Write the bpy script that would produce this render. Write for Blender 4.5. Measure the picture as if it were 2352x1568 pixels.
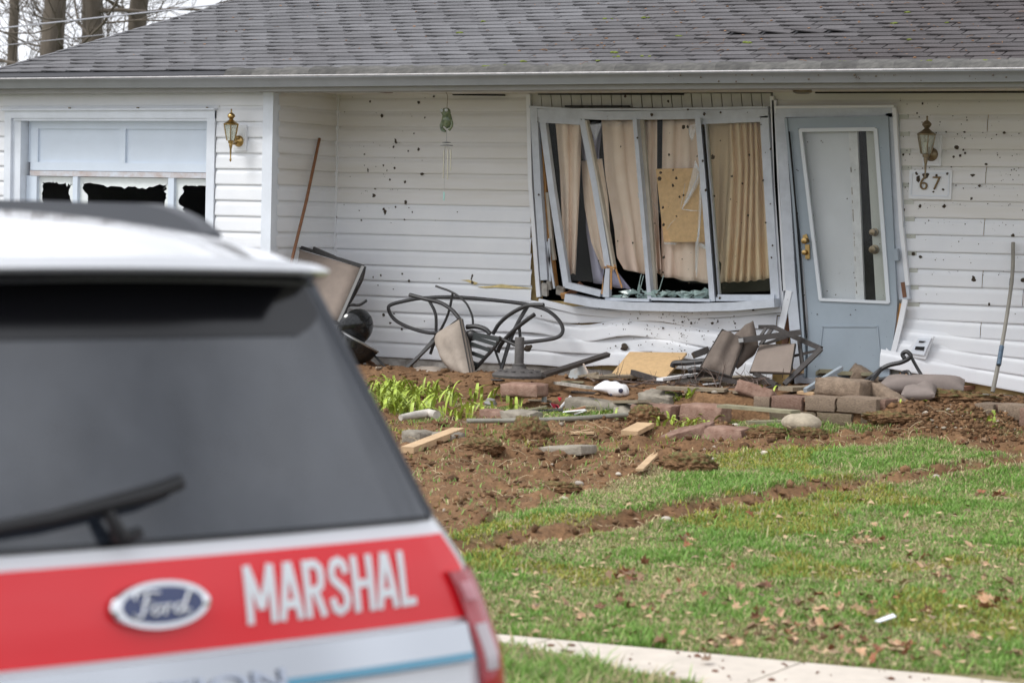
import bpy, bmesh, math, random
import numpy as np
from mathutils import Vector, Matrix, Euler
random.seed(7); rng = np.random.default_rng(7)
for o in list(bpy.data.objects): bpy.data.objects.remove(o)
SC = bpy.context.scene; COL = SC.collection
rad = math.radians

# ------------------------------------------------------------ camera
FOC = 5532.0; CX, CY = 1176.0, 784.0          # measured on a 2352 px wide picture
TH = rad(29); PITCH = math.atan(274/5532); ROLL = 0.024
F0 = np.array([-math.sin(TH), math.cos(TH), 0]); R0 = np.array([math.cos(TH), math.sin(TH), 0]); U0 = np.array([0, 0, 1.])
FW = F0*math.cos(PITCH)-U0*math.sin(PITCH); UPV = U0*math.cos(PITCH)+F0*math.sin(PITCH)
RV = R0*math.cos(ROLL)+UPV*math.sin(ROLL); UV = UPV*math.cos(ROLL)-R0*math.sin(ROLL)
CAM = np.array([19.66*math.sin(TH), -19.66*math.cos(TH), 1.15])
cd = bpy.data.cameras.new('camera'); cam = bpy.data.objects.new('camera', cd); COL.objects.link(cam)
cam.matrix_world = Matrix(((RV[0], UV[0], -FW[0], CAM[0]), (RV[1], UV[1], -FW[1], CAM[1]), (RV[2], UV[2], -FW[2], CAM[2]), (0, 0, 0, 1)))
cd.sensor_width = 36; cd.lens = 36*FOC/2352; cd.clip_start = 0.1; cd.clip_end = 2000
cd.dof.use_dof = True; cd.dof.focus_distance = 18.0; cd.dof.aperture_fstop = 3.1
SC.camera = cam
# ------------------------------------------------------------ overcast daylight
SUN_EL, SUN_AZ = rad(52), rad(215)            # azimuth clockwise from +Y
w = bpy.data.worlds.new('World'); SC.world = w; w.use_nodes = True
nt = w.node_tree; nt.nodes.clear()
sky = nt.nodes.new('ShaderNodeTexSky'); sky.sky_type = 'NISHITA'; sky.sun_disc = False
sky.sun_elevation = SUN_EL; sky.sun_rotation = SUN_AZ; sky.dust_density = 5; sky.air_density = 1.0; sky.ozone_density = 1
hs = nt.nodes.new('ShaderNodeHueSaturation'); hs.inputs['Saturation'].default_value = 0.22
mx = nt.nodes.new('ShaderNodeMixRGB'); mx.inputs[0].default_value = 0.72; mx.inputs[2].default_value = (9.3, 9.6, 10.2, 1)   # even cloud cover
bg = nt.nodes.new('ShaderNodeBackground'); bg.inputs[1].default_value = 0.114
ow = nt.nodes.new('ShaderNodeOutputWorld')
wtc = nt.nodes.new('ShaderNodeTexCoord'); wno = nt.nodes.new('ShaderNodeTexNoise'); wno.inputs['Scale'].default_value = 4.5; wno.inputs['Detail'].default_value = 5
wmr = nt.nodes.new('ShaderNodeMapRange'); wmr.inputs['From Min'].default_value = .3; wmr.inputs['From Max'].default_value = .7; wmr.inputs['To Min'].default_value = .5; wmr.inputs['To Max'].default_value = 1.45
wmu = nt.nodes.new('ShaderNodeMixRGB'); wmu.blend_type = 'MULTIPLY'; wmu.inputs[0].default_value = 1; wmu.inputs[1].default_value = (9.3, 9.6, 10.3, 1)
nt.links.new(wtc.outputs['Generated'], wno.inputs['Vector']); nt.links.new(wno.outputs['Fac'], wmr.inputs['Value']); nt.links.new(wmr.outputs[0], wmu.inputs[2]); nt.links.new(wmu.outputs[0], mx.inputs[2])
nt.links.new(sky.outputs[0], hs.inputs['Color']); nt.links.new(hs.outputs[0], mx.inputs[1]); nt.links.new(mx.outputs[0], bg.inputs[0]); nt.links.new(bg.outputs[0], ow.inputs[0])
sd = bpy.data.lights.new('sun', 'SUN'); sd.energy = 1.5; sd.angle = rad(18); sd.color = (1, 0.98, 0.95)
so = bpy.data.objects.new('sun', sd); COL.objects.link(so)
dirv = Vector((math.sin(SUN_AZ)*math.cos(SUN_EL), math.cos(SUN_AZ)*math.cos(SUN_EL), math.sin(SUN_EL)))
so.rotation_euler = dirv.to_track_quat('Z', 'Y').to_euler(); so.location = (0, -20, 20)
SC.view_settings.view_transform = 'Standard'; SC.view_settings.look = 'None'; SC.view_settings.gamma = 1; SC.view_settings.exposure = 0.42
SC.view_settings.use_curve_mapping = False
SC.render.engine = 'CYCLES'

# ------------------------------------------------------------ surveying helpers
def ray(x, y): return FW+RV*(x-CX)/FOC-UV*(y-CY)/FOC
def atY(p, Y=0.0):
    d = ray(*p); return CAM+d*(Y-CAM[1])/d[1]
def atZ(p, z):
    d = ray(*p); return CAM+d*(z-CAM[2])/d[2]
def zm(x0, y0, s):
    return lambda x, y: ((x0+x/s)/1.2653, (y0+y/s)/1.2653)
r1 = zm(0, 0, 2.351); r2 = zm(900, 200, 3.357); r3 = zm(1500, 220, 2.24); r4 = zm(2200, 220, 1.6003)
r5 = zm(880, 780, 2.94); r6 = zm(1580, 880, 2.94); r7 = zm(2276, 980, 3.36)
dd = lambda x, y: (x, y)
RETY = -1.62
def ground0(X, Y):
    if Y > RETY: return -0.03+0.012*(Y/RETY)
    return -0.20-0.05*(RETY-Y)
def gp(p, lift=0.0):
    """point of the ground seen at picture point p"""
    z = -0.03
    for i in range(30):
        q = atZ(p, z); zz = ground0(q[0], q[1]); z += (zz-z)*0.5
    q = atZ(p, z); q[2] += lift; return q

# ------------------------------------------------------------ noise
def _hash(ix, iy, s):
    n = (ix.astype(np.int64)*374761393+iy.astype(np.int64)*668265263+s*1442695041) & 0x7fffffff
    n = ((n ^ (n >> 13))*1274126177) & 0x7fffffff
    return ((n ^ (n >> 16)) & 0xffff)/65535.0
def vnoise(x, y, s=0):
    x = np.asarray(x, float); y = np.asarray(y, float)
    ix = np.floor(x); iy = np.floor(y); fx = x-ix; fy = y-iy
    fx = fx*fx*(3-2*fx); fy = fy*fy*(3-2*fy)
    a = _hash(ix, iy, s); b = _hash(ix+1, iy, s); c = _hash(ix, iy+1, s); d = _hash(ix+1, iy+1, s)
    return (a*(1-fx)+b*fx)*(1-fy)+(c*(1-fx)+d*fx)*fy
def fbm(x, y, o=4, s=0):
    t = 0; a = 0.5; n = 0
    for i in range(o):
        t = t+a*vnoise(x*2**i, y*2**i, s+i*17); n += a; a *= 0.5
    return t/n

# ------------------------------------------------------------ materials
MATS = {}
def mat(name, col, rough=0.6, var=0.0, vscale=8, bump=0.0, bscale=60, metal=0, spec=0.5, col2=None, coat=0, obj_rand=0.0, isl=0.0, stretch=None):
    if name in MATS: return MATS[name]
    m = bpy.data.materials.new(name); m.use_nodes = True; t = m.node_tree; N = t.nodes; L = t.links
    b = N['Principled BSDF']; b.inputs['Roughness'].default_value = rough; b.inputs['Metallic'].default_value = metal
    b.inputs['Specular IOR Level'].default_value = spec
    if coat: b.inputs['Coat Weight'].default_value = coat; b.inputs['Coat Roughness'].default_value = 0.05
    c4 = tuple(col)+(1,)
    b.inputs['Base Color'].default_value = c4
    tc = N.new('ShaderNodeTexCoord'); src = tc.outputs['Object']
    if stretch:
        mp = N.new('ShaderNodeMapping'); mp.inputs['Scale'].default_value = stretch; L.new(src, mp.inputs[0]); src = mp.outputs[0]
    out = None
    if var or col2:
        n = N.new('ShaderNodeTexNoise'); n.inputs['Scale'].default_value = vscale; n.inputs['Detail'].default_value = 6; n.inputs['Roughness'].default_value = 0.65
        L.new(src, n.inputs['Vector'])
        r = N.new('ShaderNodeValToRGB'); r.color_ramp.elements[0].position = 0.33; r.color_ramp.elements[1].position = 0.67
        c2 = col2 or tuple(min(1, c*(1+var)) for c in col); c1 = col if col2 else tuple(c*(1-var) for c in col)
        r.color_ramp.elements[0].color = tuple(c1)+(1,); r.color_ramp.elements[1].color = tuple(c2)+(1,)
        L.new(n.outputs['Fac'], r.inputs[0]); out = r.outputs[0]
    if obj_rand or isl:
        h = N.new('ShaderNodeHueSaturation')
        if out: L.new(out, h.inputs['Color'])
        else: h.inputs['Color'].default_value = c4
        oi = N.new('ShaderNodeObjectInfo'); ge = N.new('ShaderNodeNewGeometry')
        a = N.new('ShaderNodeMath'); a.operation = 'ADD'; L.new(oi.outputs['Random'], a.inputs[0])
        if isl: L.new(ge.outputs['Random Per Island'], a.inputs[1])
        else: a.inputs[1].default_value = 0
        fr = N.new('ShaderNodeMath'); fr.operation = 'FRACT'; L.new(a.outputs[0], fr.inputs[0])
        mr = N.new('ShaderNodeMapRange'); v = max(obj_rand, isl); mr.inputs['To Min'].default_value = 1-v; mr.inputs['To Max'].default_value = 1+v
        L.new(fr.outputs[0], mr.inputs['Value']); L.new(mr.outputs[0], h.inputs['Value']); out = h.outputs[0]
    if out: L.new(out, b.inputs['Base Color'])
    if bump:
        n2 = N.new('ShaderNodeTexNoise'); n2.inputs['Scale'].default_value = bscale; n2.inputs['Detail'].default_value = 4; L.new(src, n2.inputs['Vector'])
        bp = N.new('ShaderNodeBump'); bp.inputs['Strength'].default_value = bump; bp.inputs['Distance'].default_value = 0.01
        L.new(n2.outputs['Fac'], bp.inputs['Height']); L.new(bp.outputs[0], b.inputs['Normal'])
    MATS[name] = m; return m
def attr_mat(name, rough=0.8, bump=0.0, bscale=80, trans=0.0, spec=0.3, var=0.25, vscale=40):
    if name in MATS: return MATS[name]
    m = bpy.data.materials.new(name); m.use_nodes = True; t = m.node_tree; N = t.nodes; L = t.links; b = N['Principled BSDF']
    b.inputs['Roughness'].default_value = rough; b.inputs['Specular IOR Level'].default_value = spec
    a = N.new('ShaderNodeVertexColor'); a.layer_name = 'Col'
    n = N.new('ShaderNodeTexNoise'); n.inputs['Scale'].default_value = vscale; n.inputs['Detail'].default_value = 6
    tc = N.new('ShaderNodeTexCoord'); L.new(tc.outputs['Object'], n.inputs['Vector'])
    mr = N.new('ShaderNodeMapRange'); mr.inputs['From Min'].default_value = .3; mr.inputs['From Max'].default_value = .7; mr.inputs['To Min'].default_value = 1-var; mr.inputs['To Max'].default_value = 1+var
    L.new(n.outputs['Fac'], mr.inputs['Value'])
    h = N.new('ShaderNodeHueSaturation'); L.new(a.outputs[0], h.inputs['Color']); L.new(mr.outputs[0], h.inputs['Value'])
    L.new(h.outputs[0], b.inputs['Base Color'])
    if bump:
        n2 = N.new('ShaderNodeTexNoise'); n2.inputs['Scale'].default_value = bscale; n2.inputs['Detail'].default_value = 6; L.new(tc.outputs['Object'], n2.inputs['Vector'])
        bp = N.new('ShaderNodeBump'); bp.inputs['Strength'].default_value = bump; bp.inputs['Distance'].default_value = 0.02
        L.new(n2.outputs['Fac'], bp.inputs['Height']); L.new(bp.outputs[0], b.inputs['Normal'])
    if trans:
        tr = N.new('ShaderNodeBsdfTranslucent'); mxs = N.new('ShaderNodeMixShader'); mxs.inputs[0].default_value = trans
        L.new(h.outputs[0], tr.inputs[0]); L.new(b.outputs[0], mxs.inputs[1]); L.new(tr.outputs[0], mxs.inputs[2]); L.new(mxs.outputs[0], N['Material Output'].inputs[0])
    MATS[name] = m; return m
def glass_mat(name, tint=(1, 1, 1), refl=1.0, dirt=0.0, dcol=(.7, .72, .7)):
    m = bpy.data.materials.new(name); m.use_nodes = True; t = m.node_tree; N = t.nodes; L = t.links
    for n in list(N):
        if n.type == 'BSDF_PRINCIPLED': N.remove(n)
    tr = N.new('ShaderNodeBsdfTransparent'); tr.inputs[0].default_value = tuple(tint)+(1,)
    gl = N.new('ShaderNodeBsdfGlossy'); gl.inputs['Roughness'].default_value = 0.03
    fr = N.new('ShaderNodeLayerWeight'); pw = N.new('ShaderNodeMath'); pw.operation = 'POWER'; pw.inputs[1].default_value = 4; L.new(fr.outputs['Facing'], pw.inputs[0])
    mu = N.new('ShaderNodeMath'); mu.operation = 'MULTIPLY_ADD'; mu.inputs[1].default_value = .5*refl; mu.inputs[2].default_value = .022*refl; L.new(pw.outputs[0], mu.inputs[0])
    ms = N.new('ShaderNodeMixShader'); L.new(mu.outputs[0], ms.inputs[0]); L.new(tr.outputs[0], ms.inputs[1]); L.new(gl.outputs[0], ms.inputs[2])
    res = ms.outputs[0]
    if dirt:
        df = N.new('ShaderNodeBsdfDiffuse'); df.inputs[0].default_value = tuple(dcol)+(1,)
        nz = N.new('ShaderNodeTexNoise'); nz.inputs['Scale'].default_value = 5; nz.inputs['Detail'].default_value = 8; nz.inputs['Distortion'].default_value = 1
        tc = N.new('ShaderNodeTexCoord'); L.new(tc.outputs['Object'], nz.inputs['Vector'])
        m2 = N.new('ShaderNodeMath'); m2.operation = 'MULTIPLY'; m2.inputs[1].default_value = dirt; L.new(nz.outputs['Fac'], m2.inputs[0])
        ms2 = N.new('ShaderNodeMixShader'); L.new(m2.outputs[0], ms2.inputs[0]); L.new(res, ms2.inputs[1]); L.new(df.outputs[0], ms2.inputs[2]); res = ms2.outputs[0]
    L.new(res, N['Material Output'].inputs[0]); MATS[name] = m; return m

# ------------------------------------------------------------ mesh helpers
def nrm(v):
    v = np.asarray(v, float); l = np.linalg.norm(v); return v/l if l > 1e-9 else v
def crom(pts, n=6, closed=False):
    P = [np.asarray(p, float) for p in pts]; out = []
    if len(P) < 3 and not closed: return P
    k = len(P); rng_ = range(k) if closed else range(k-1)
    for i in rng_:
        p0 = P[(i-1) % k] if closed or i > 0 else 2*P[0]-P[1]
        p1 = P[i]; p2 = P[(i+1) % k]
        p3 = P[(i+2) % k] if closed or i+2 < k else 2*P[-1]-P[-2]
        for j in range(n):
            t = j/n
            out.append(0.5*((2*p1)+(-p0+p2)*t+(2*p0-5*p1+4*p2-p3)*t*t+(-p0+3*p1-3*p2+p3)*t**3))
    if not closed: out.append(P[-1])
    return out
class MB:
    def __init__(s): s.v = []; s.f = []; s.sm = False
    def add(s, vs, fs):
        o = len(s.v); s.v += [tuple(map(float, p)) for p in vs]; s.f += [tuple(i+o for i in f) for f in fs]; return s
    def box(s, lo, hi):
        x0, y0, z0 = lo; x1, y1, z1 = hi
        return s.hexa([(x0, y0, z0), (x1, y0, z0), (x1, y1, z0), (x0, y1, z0), (x0, y0, z1), (x1, y0, z1), (x1, y1, z1), (x0, y1, z1)])
    def hexa(s, p):
        return s.add(p, [(0, 3, 2, 1), (4, 5, 6, 7), (0, 1, 5, 4), (1, 2, 6, 5), (2, 3, 7, 6), (3, 0, 4, 7)])
    def bar(s, a, b, w, t, ref=(0, -1, 0), w2=None):
        """box beam a->b; t is its size along ref, w across"""
        a = np.asarray(a, float); b = np.asarray(b, float); d = nrm(b-a); r = np.asarray(ref, float); r = nrm(r-d*(r@d)); q = np.cross(d, r)
        w2 = w if w2 is None else w2
        P = []
        for c, ww in ((a, w), (b, w2)):
            P += [c-q*ww/2-r*t/2, c+q*ww/2-r*t/2, c+q*ww/2+r*t/2, c-q*ww/2+r*t/2]
        return s.hexa(P)
    def bars(s, pts, w, t, ref=(0, -1, 0)):
        """continuous beam along a polyline"""
        P = [np.asarray(p, float) for p in pts]; k = len(P); vs = []; fs = []
        for i, c in enumerate(P):
            d = nrm(P[min(i+1, k-1)]-P[max(i-1, 0)]); r = np.asarray(ref, float); r = nrm(r-d*(r@d)); q = np.cross(d, r)
            vs += [c-q*w/2-r*t/2, c+q*w/2-r*t/2, c+q*w/2+r*t/2, c-q*w/2+r*t/2]
        for i in range(k-1):
            for j in range(4):
                fs.append((i*4+j, i*4+(j+1) % 4, i*4+4+(j+1) % 4, i*4+4+j))
        fs += [(3, 2, 1, 0), tuple((k-1)*4+j for j in range(4))]
        return s.add(vs, fs)
    def tube(s, pts, r, n=8, closed=False, cap=True):
        P = [np.asarray(p, float) for p in pts]; k = len(P)
        rr = r if hasattr(r, '__len__') else [r]*k
        vs = []; fs = []; ref = None
        for i in range(k):
            if closed: d = nrm(P[(i+1) % k]-P[i-1])
            else: d = nrm(P[min(i+1, k-1)]-P[max(i-1, 0)])
            if ref is None: ref = np.array([0, 0, 1.]) if abs(d[2]) < .9 else np.array([1., 0, 0])
            u = nrm(ref-d*(ref@d)); v = np.cross(d, u); ref = u
            for j in range(n):
                a = 2*math.pi*j/n; vs.append(P[i]+(u*math.cos(a)+v*math.sin(a))*rr[i])
        for i in range(k if closed else k-1):
            i2 = (i+1) % k
            for j in range(n): fs.append((i*n+j, i*n+(j+1) % n, i2*n+(j+1) % n, i2*n+j))
        if cap and not closed: fs += [tuple(range(n-1, -1, -1)), tuple((k-1)*n+j for j in range(n))]
        s.sm = True
        return s.add(vs, fs)
    def lathe(s, prof, base, axis=(0, 0, 1), n=16, sx=1.0):
        ax = nrm(axis); ref = np.array([1., 0, 0]) if abs(ax[0]) < .9 else np.array([0, 1., 0])
        u = nrm(ref-ax*(ref@ax)); v = np.cross(ax, u); base = np.asarray(base, float); vs = []; fs = []
        for (r, h) in prof:
            for j in range(n):
                a = 2*math.pi*j/n; vs.append(base+ax*h+(u*math.cos(a)*sx+v*math.sin(a))*r)
        k = len(prof)
        for i in range(k-1):
            for j in range(n): fs.append((i*n+j, i*n+(j+1) % n, i*n+n+(j+1) % n, i*n+n+j))
        fs += [tuple(range(n-1, -1, -1)), tuple((k-1)*n+j for j in range(n))]
        s.sm = True
        return s.add(vs, fs)
    def grid(s, fn, nu, nv, flip=False):
        vs = [fn(i/nu, j/nv) for j in range(nv+1) for i in range(nu+1)]; fs = []
        for j in range(nv):
            for i in range(nu):
                a = j*(nu+1)+i; q = (a, a+1, a+nu+2, a+nu+1); fs.append(q[::-1] if flip else q)
        return s.add(vs, fs)
    def pillow(s, c, T, n=12, nrm_dir=None, edge=0.012, wob=0.0, seed=0):
        """c: four corners (a,b,c,d) in order; puffed on both sides"""
        c = [np.asarray(p, float) for p in c]; nn = nrm(np.cross(c[1]-c[0], c[3]-c[0]))
        def mk(sgn):
            def fn(u, v):
                p = c[0]*(1-u)*(1-v)+c[1]*u*(1-v)+c[2]*u*v+c[3]*(1-u)*v
                a = max(0, 1-abs(2*u-1)**3.2); b = max(0, 1-abs(2*v-1)**3.2)
                t = (a*b)**.55*T/2+edge*(1 if (a*b) > 0 else 1)
                t *= 1+wob*(float(vnoise(u*3+seed, v*3, 5))-.5)*2
                return p+nn*sgn*t
            return fn
        o = len(s.v); s.grid(mk(1), n, n); m = len(s.v); s.grid(mk(-1), n, n, True)
        w_ = n+1
        per = [i for i in range(w_)]+[j*w_+n for j in range(1, w_)]+[n*w_+i for i in range(n-1, -1, -1)]+[j*w_ for j in range(n-1, 0, -1)]
        for i in range(len(per)):
            a, b = per[i], per[(i+1) % len(per)]; s.f.append((o+b, o+a, m+a, m+b))
        s.sm = True; return s
    def sheet(s, outline, T):
        """flat polygon of world points given thickness T along its normal"""
        P = [np.asarray(p, float) for p in outline]; c = sum(P)/len(P); nn = np.zeros(3)
        for i in range(len(P)): nn = nn+np.cross(P[i]-c, P[(i+1) % len(P)]-c)
        nn = nrm(nn); k = len(P)
        vs = [p+nn*T/2 for p in P]+[p-nn*T/2 for p in P]
        fs = [tuple(range(k)), tuple(range(2*k-1, k-1, -1))]+[((i+1) % k, i, k+i, k+(i+1) % k) for i in range(k)]
        return s.add(vs, fs)
    def mesh(s, name, origin=(0, 0, 0)):
        me = bpy.data.meshes.new(name); ox, oy, oz = origin
        me.from_pydata([(a-ox, b-oy, c-oz) for a, b, c in s.v], [], s.f); me.update()
        if s.sm:
            me.polygons.foreach_set('use_smooth', [True]*len(me.polygons)); me.set_sharp_from_angle(angle=rad(42))
        return me
def base_of(vs):
    a = np.array(vs); return (float(a[:, 0].mean()), float(a[:, 1].mean()), float(a[:, 2].min()))
def link(o): COL.objects.link(o); return o
def props(o, label, cat, group=None, kind=None):
    if label: o['label'] = label
    if cat: o['category'] = cat
    if group: o['group'] = group
    if kind: o['kind'] = kind
    return o
def thing(name, label, cat, loc=(0, 0, 0), rotz=0, group=None):
    o = bpy.data.objects.new(name, None); o.empty_display_size = .1; o.location = tuple(map(float, loc)); o.rotation_euler = (0, 0, rotz); link(o)
    o['org'] = 1; del o['org']
    ORG[o.name] = tuple(map(float, loc)); return props(o, label, cat, group)
ORG = {}
def part(name, mb, m, parent, label=None, local=False, kind=None):
    """mesh in world coordinates hung under parent (local=True: already in the parent's own frame)"""
    org = (0, 0, 0) if local else ORG.get(parent.name, (0, 0, 0))
    me = mb.mesh(name, org) if isinstance(mb, MB) else mb
    if m and not me.materials: me.materials.append(m)
    o = bpy.data.objects.new(name, me); link(o); o.parent = parent; ORG[o.name] = org
    if label: o['label'] = label
    if kind: o['kind'] = kind
    return o
def solo(name, mb, m, label, cat, group=None, kind=None):
    b = base_of(mb.v); me = mb.mesh(name, b); me.materials.append(m)
    o = bpy.data.objects.new(name, me); o.location = b; link(o); ORG[o.name] = b
    return props(o, label, cat, group, kind)
def struct(name, mb, m, kind='structure'):
    me = mb.mesh(name) if isinstance(mb, MB) else mb
    me.materials.append(m); o = bpy.data.objects.new(name, me); link(o); o['kind'] = kind; ORG[o.name] = (0, 0, 0); return o
def inst(name, me, loc, rot=(0, 0, 0), scale=(1, 1, 1), parent=None):
    o = bpy.data.objects.new(name, me); link(o)
    o.location = tuple(map(float, loc)); o.rotation_euler = rot; o.scale = scale
    if parent:
        o.parent = parent; b = ORG.get(parent.name, (0, 0, 0)); o.location = (loc[0]-b[0], loc[1]-b[1], loc[2]-b[2])
    return o
def np_mesh(name, V, Fq, col=None, tri=False):
    me = bpy.data.meshes.new(name); k = Fq.shape[1]
    me.vertices.add(len(V)); me.vertices.foreach_set('co', np.ascontiguousarray(V, np.float32).ravel())
    me.loops.add(Fq.size); me.loops.foreach_set('vertex_index', np.ascontiguousarray(Fq, np.int32).ravel())
    me.polygons.add(len(Fq)); me.polygons.foreach_set('loop_start', np.arange(0, Fq.size, k, dtype=np.int32)); me.polygons.foreach_set('loop_total', np.full(len(Fq), k, np.int32))
    me.update(calc_edges=True)
    if col is not None:
        ca = me.color_attributes.new('Col', 'FLOAT_COLOR', 'POINT'); c = np.ones((len(V), 4), np.float32); c[:, :3] = col; ca.data.foreach_set('color', c.ravel())
    return me
def text_mesh(txt, size=1.0, extrude=0.0, offset=0.0, shear=0.0, spacing=1.0):
    cu = bpy.data.curves.new('txt', 'FONT'); cu.body = txt; cu.size = size; cu.extrude = extrude; cu.offset = offset; cu.shear = shear; cu.space_character = spacing
    cu.align_x = 'CENTER'; cu.align_y = 'CENTER'; cu.resolution_u = 4
    o = bpy.data.objects.new('txt', cu); link(o)
    dg = bpy.context.evaluated_depsgraph_get(); me = bpy.data.meshes.new_from_object(o.evaluated_get(dg))
    bpy.data.objects.remove(o); bpy.data.curves.remove(cu); return me

# ============================================================ materials used on the house
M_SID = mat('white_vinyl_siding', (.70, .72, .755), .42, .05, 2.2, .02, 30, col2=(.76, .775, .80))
M_SIDD = mat('upper_vinyl_siding', (.64, .62, .58), .5, 0, 1.1, .02, 30, col2=(.72, .72, .73), stretch=(.5, .5, 4))  # darker, beiger tone for the upper courses
M_TRIM = mat('white_aluminium_trim', (.66, .70, .76), .4, .06, 5)
M_GUT = mat('grey_gutter', (.20, .21, .22), .35, .08, 4, spec=.6)
M_BEAM = mat('grey_fascia', (.29, .285, .275), .5, .08, 3)
M_SOF = mat('soffit_board', (.62, .60, .56), .6, .08, 4)
M_SHEATH = mat('yellow_foam_sheathing', (.62, .45, .2), .8, .2, 9)
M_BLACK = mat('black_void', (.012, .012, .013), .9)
M_WOODF = mat('fresh_splintered_wood', (.52, .27, .10), .7, .3, 14, .4, 40, stretch=(8, 8, 1))
M_WOODD = mat('dark_stained_wood', (.16, .07, .035), .6, .3, 12, .3, 40)
M_STONE = mat('foundation_concrete', (.20, .18, .155), .9, .25, 7, .5, 40, col2=(.52, .50, .47))
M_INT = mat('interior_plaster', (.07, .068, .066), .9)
M_FRAME = mat('window_frame_paint', (.50, .535, .59), .4, .10, 9)
M_BEIGE = mat('beige_inner_jamb', (.48, .44, .37), .6, .1, 9)
M_DOOR = mat('blue_grey_storm_door', (.30, .355, .405), .38, .06, 3)
M_DOORT = mat('pale_window_moulding', (.62, .66, .70), .4)
M_INNER = mat('pale_inner_door', (.60, .61, .63), .45, .04, 3)
M_GREEN = mat('dull_green_grey_door', (.50, .51, .46), .5, .05, 3)
M_BRASS = mat('brass', (.40, .27, .11), .28, .25, 22, metal=1)
M_BRASSD = mat('tarnished_brass', (.22, .175, .115), .4, .3, 20, metal=.8)
M_GDOOR = mat('pale_blue_painted_garage_door', (.60, .67, .76), .45, .03, 4)
M_PEEL = mat('peeling_paint_wood', (.58, .62, .68), .6, 0, 9, .2, 60, col2=(.45, .38, .36))
M_GLASS = glass_mat('window_glass', (.97, .98, .97), .35, .018)
M_GLASSG = glass_mat('dusty_greenish_glass', (.93, .93, .87), .4, .05, (.42, .42, .33))
M_SHARD = mat('green_glass_shards', (.30, .40, .38), .15, .3, 20)
M_CRACK = mat('cracked_white_glass', (.72, .74, .74), .25)
M_LAMPG = glass_mat('bevelled_lantern_glass', (.8, .83, .78), 2.0, .5, (.8, .8, .74))

# ------------------------------------------------------------ the house
G = -0.94                     # plane of the garage front; the porch wall is Y = 0
XL, XG = -5.6, -1.748         # left end, garage corner
XR = 9.0
EZ = 2.27
house = thing('ranch_house', 'low white sided ranch house with a smashed front window', 'house', (0, 0, 0))
wall_bk = MB()
# backing walls with openings (main wall Y=.06 behind siding)
def wallbox(x0, x1, z0, z1, y0=.05, y1=.14): wall_bk.box((x0, y0, z0), (x1, y1, z1))
wallbox(XG, .20, -.25, 2.3); wallbox(.2, 2.28, -.25, .52); wallbox(.2, 2.28, 2.09, 2.3); wallbox(2.28, 2.42, -.25, 2.3)
wallbox(2.42, 3.22, 2.06, 2.3); wallbox(3.22, XR, -.25, 2.3)
wall = part('wall', wall_bk, M_SHEATH, house)
sw = MB(); sw.box((XG-.14, G+.05, -.25), (XG-.05, .05, 2.3)); side_wall = part('side_wall', sw, M_SHEATH, house)
gw = MB(); gw.box((XL, G+.05, -.25), (-4.42, G+.14, 2.3)); gw.box((-2.38, G+.05, -.25), (XG-.14, G+.14, 2.3)); gw.box((-4.42, G+.05, 1.96), (-2.38, G+.14, 2.3))
garage_wall = part('garage_wall', gw, M_SHEATH, house)
bk = MB()
bk.box((XL, 6.0, -.25), (XR, 6.1, 2.3)); bk.box((XL-.1, G+.14, -.25), (XL, 6.1, 2.3)); bk.box((XR, .14, -.25), (XR+.1, 6.1, 2.3))
part('rear_wall', bk, M_SID, house)
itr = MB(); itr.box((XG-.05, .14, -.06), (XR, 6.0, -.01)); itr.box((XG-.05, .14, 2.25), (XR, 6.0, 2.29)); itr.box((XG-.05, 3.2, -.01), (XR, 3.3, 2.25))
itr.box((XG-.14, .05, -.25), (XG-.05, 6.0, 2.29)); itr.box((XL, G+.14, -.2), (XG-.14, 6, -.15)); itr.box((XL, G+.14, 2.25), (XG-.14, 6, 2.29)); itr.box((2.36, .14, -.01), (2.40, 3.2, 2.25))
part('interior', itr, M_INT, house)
fd = MB(); fd.box((XG, -.0, -.4), (2.3, .05, -.015)); fd.box((3.2, 0, -.4), (XR, .05, -.03))
part('foundation', fd, M_STONE, house)

# siding boards: dutch-lap profile, one object per course and stretch
PITCHS = .1287
PROF = [(-.002, 0.0005), (-.016, 0), (-.0175, .010), (-.0135, .080), (-.0115, .092), (-.004, .110), (.001, .1345)]  # (out, up)
def course(parent, fn, a0, a1, z0, h=PITCHS, nseg=2, m=M_SID, defo=None, name='siding_board'):
    """fn(a, out, z) -> world point; board runs a0..a1 along the wall"""
    mb = MB(); k = len(PROF); vs = []; fs = []
    for i in range(nseg+1):
        a = a0+(a1-a0)*i/nseg
        for (o, u) in PROF:
            z = z0+u*h/.1287; p = np.array(fn(a, o, z))
            if defo: p = p+np.array(defo(a, z0, z))
            vs.append(p)
    for i in range(nseg):
        for j in range(k-1): fs.append((i*k+j, i*k+k+j, i*k+k+j+1, i*k+j+1))
    mb.add(vs, fs); mb.sm = False
    return part(name, mb, m, parent)
fn_main = lambda a, o, z: (a, o, z)
fn_gar = lambda a, o, z: (a, G+o, z)
fn_side = lambda a, o, z: (XG-o, a, z)
def mwave(a, z0, z):
    """buckled vinyl under the smashed window"""
    dx = dz = dy = 0
    if z0 < .55:
        k = max(0, min(1, (a+.35)/.9))*max(0, min(1, (2.35-a)/.3))
        t = max(0, 1-abs(z0-.28)/.33)
        dz = k*t*(.035*math.cos((a-1.22)*5.2)-.006)+.008*k*math.sin(a*9+z0*20)
        dy = -k*t*(.03+.05*math.exp(-((a-1.25)/.5)**2))-.012*k*math.sin(a*7+z0*30)
        dz -= .03*k*max(0, (a-1.6))*t
        if z0 < .2: dz += .035*max(0, min(1, (a-.2)/.8))*max(0, min(1, (2.3-a)/.4))*(1-max(z0, 0)/.2); dy -= .05*max(0, min(1, (a-.2)/.8))*(1-max(z0, 0)/.2)
    return dx, dy, dz
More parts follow.
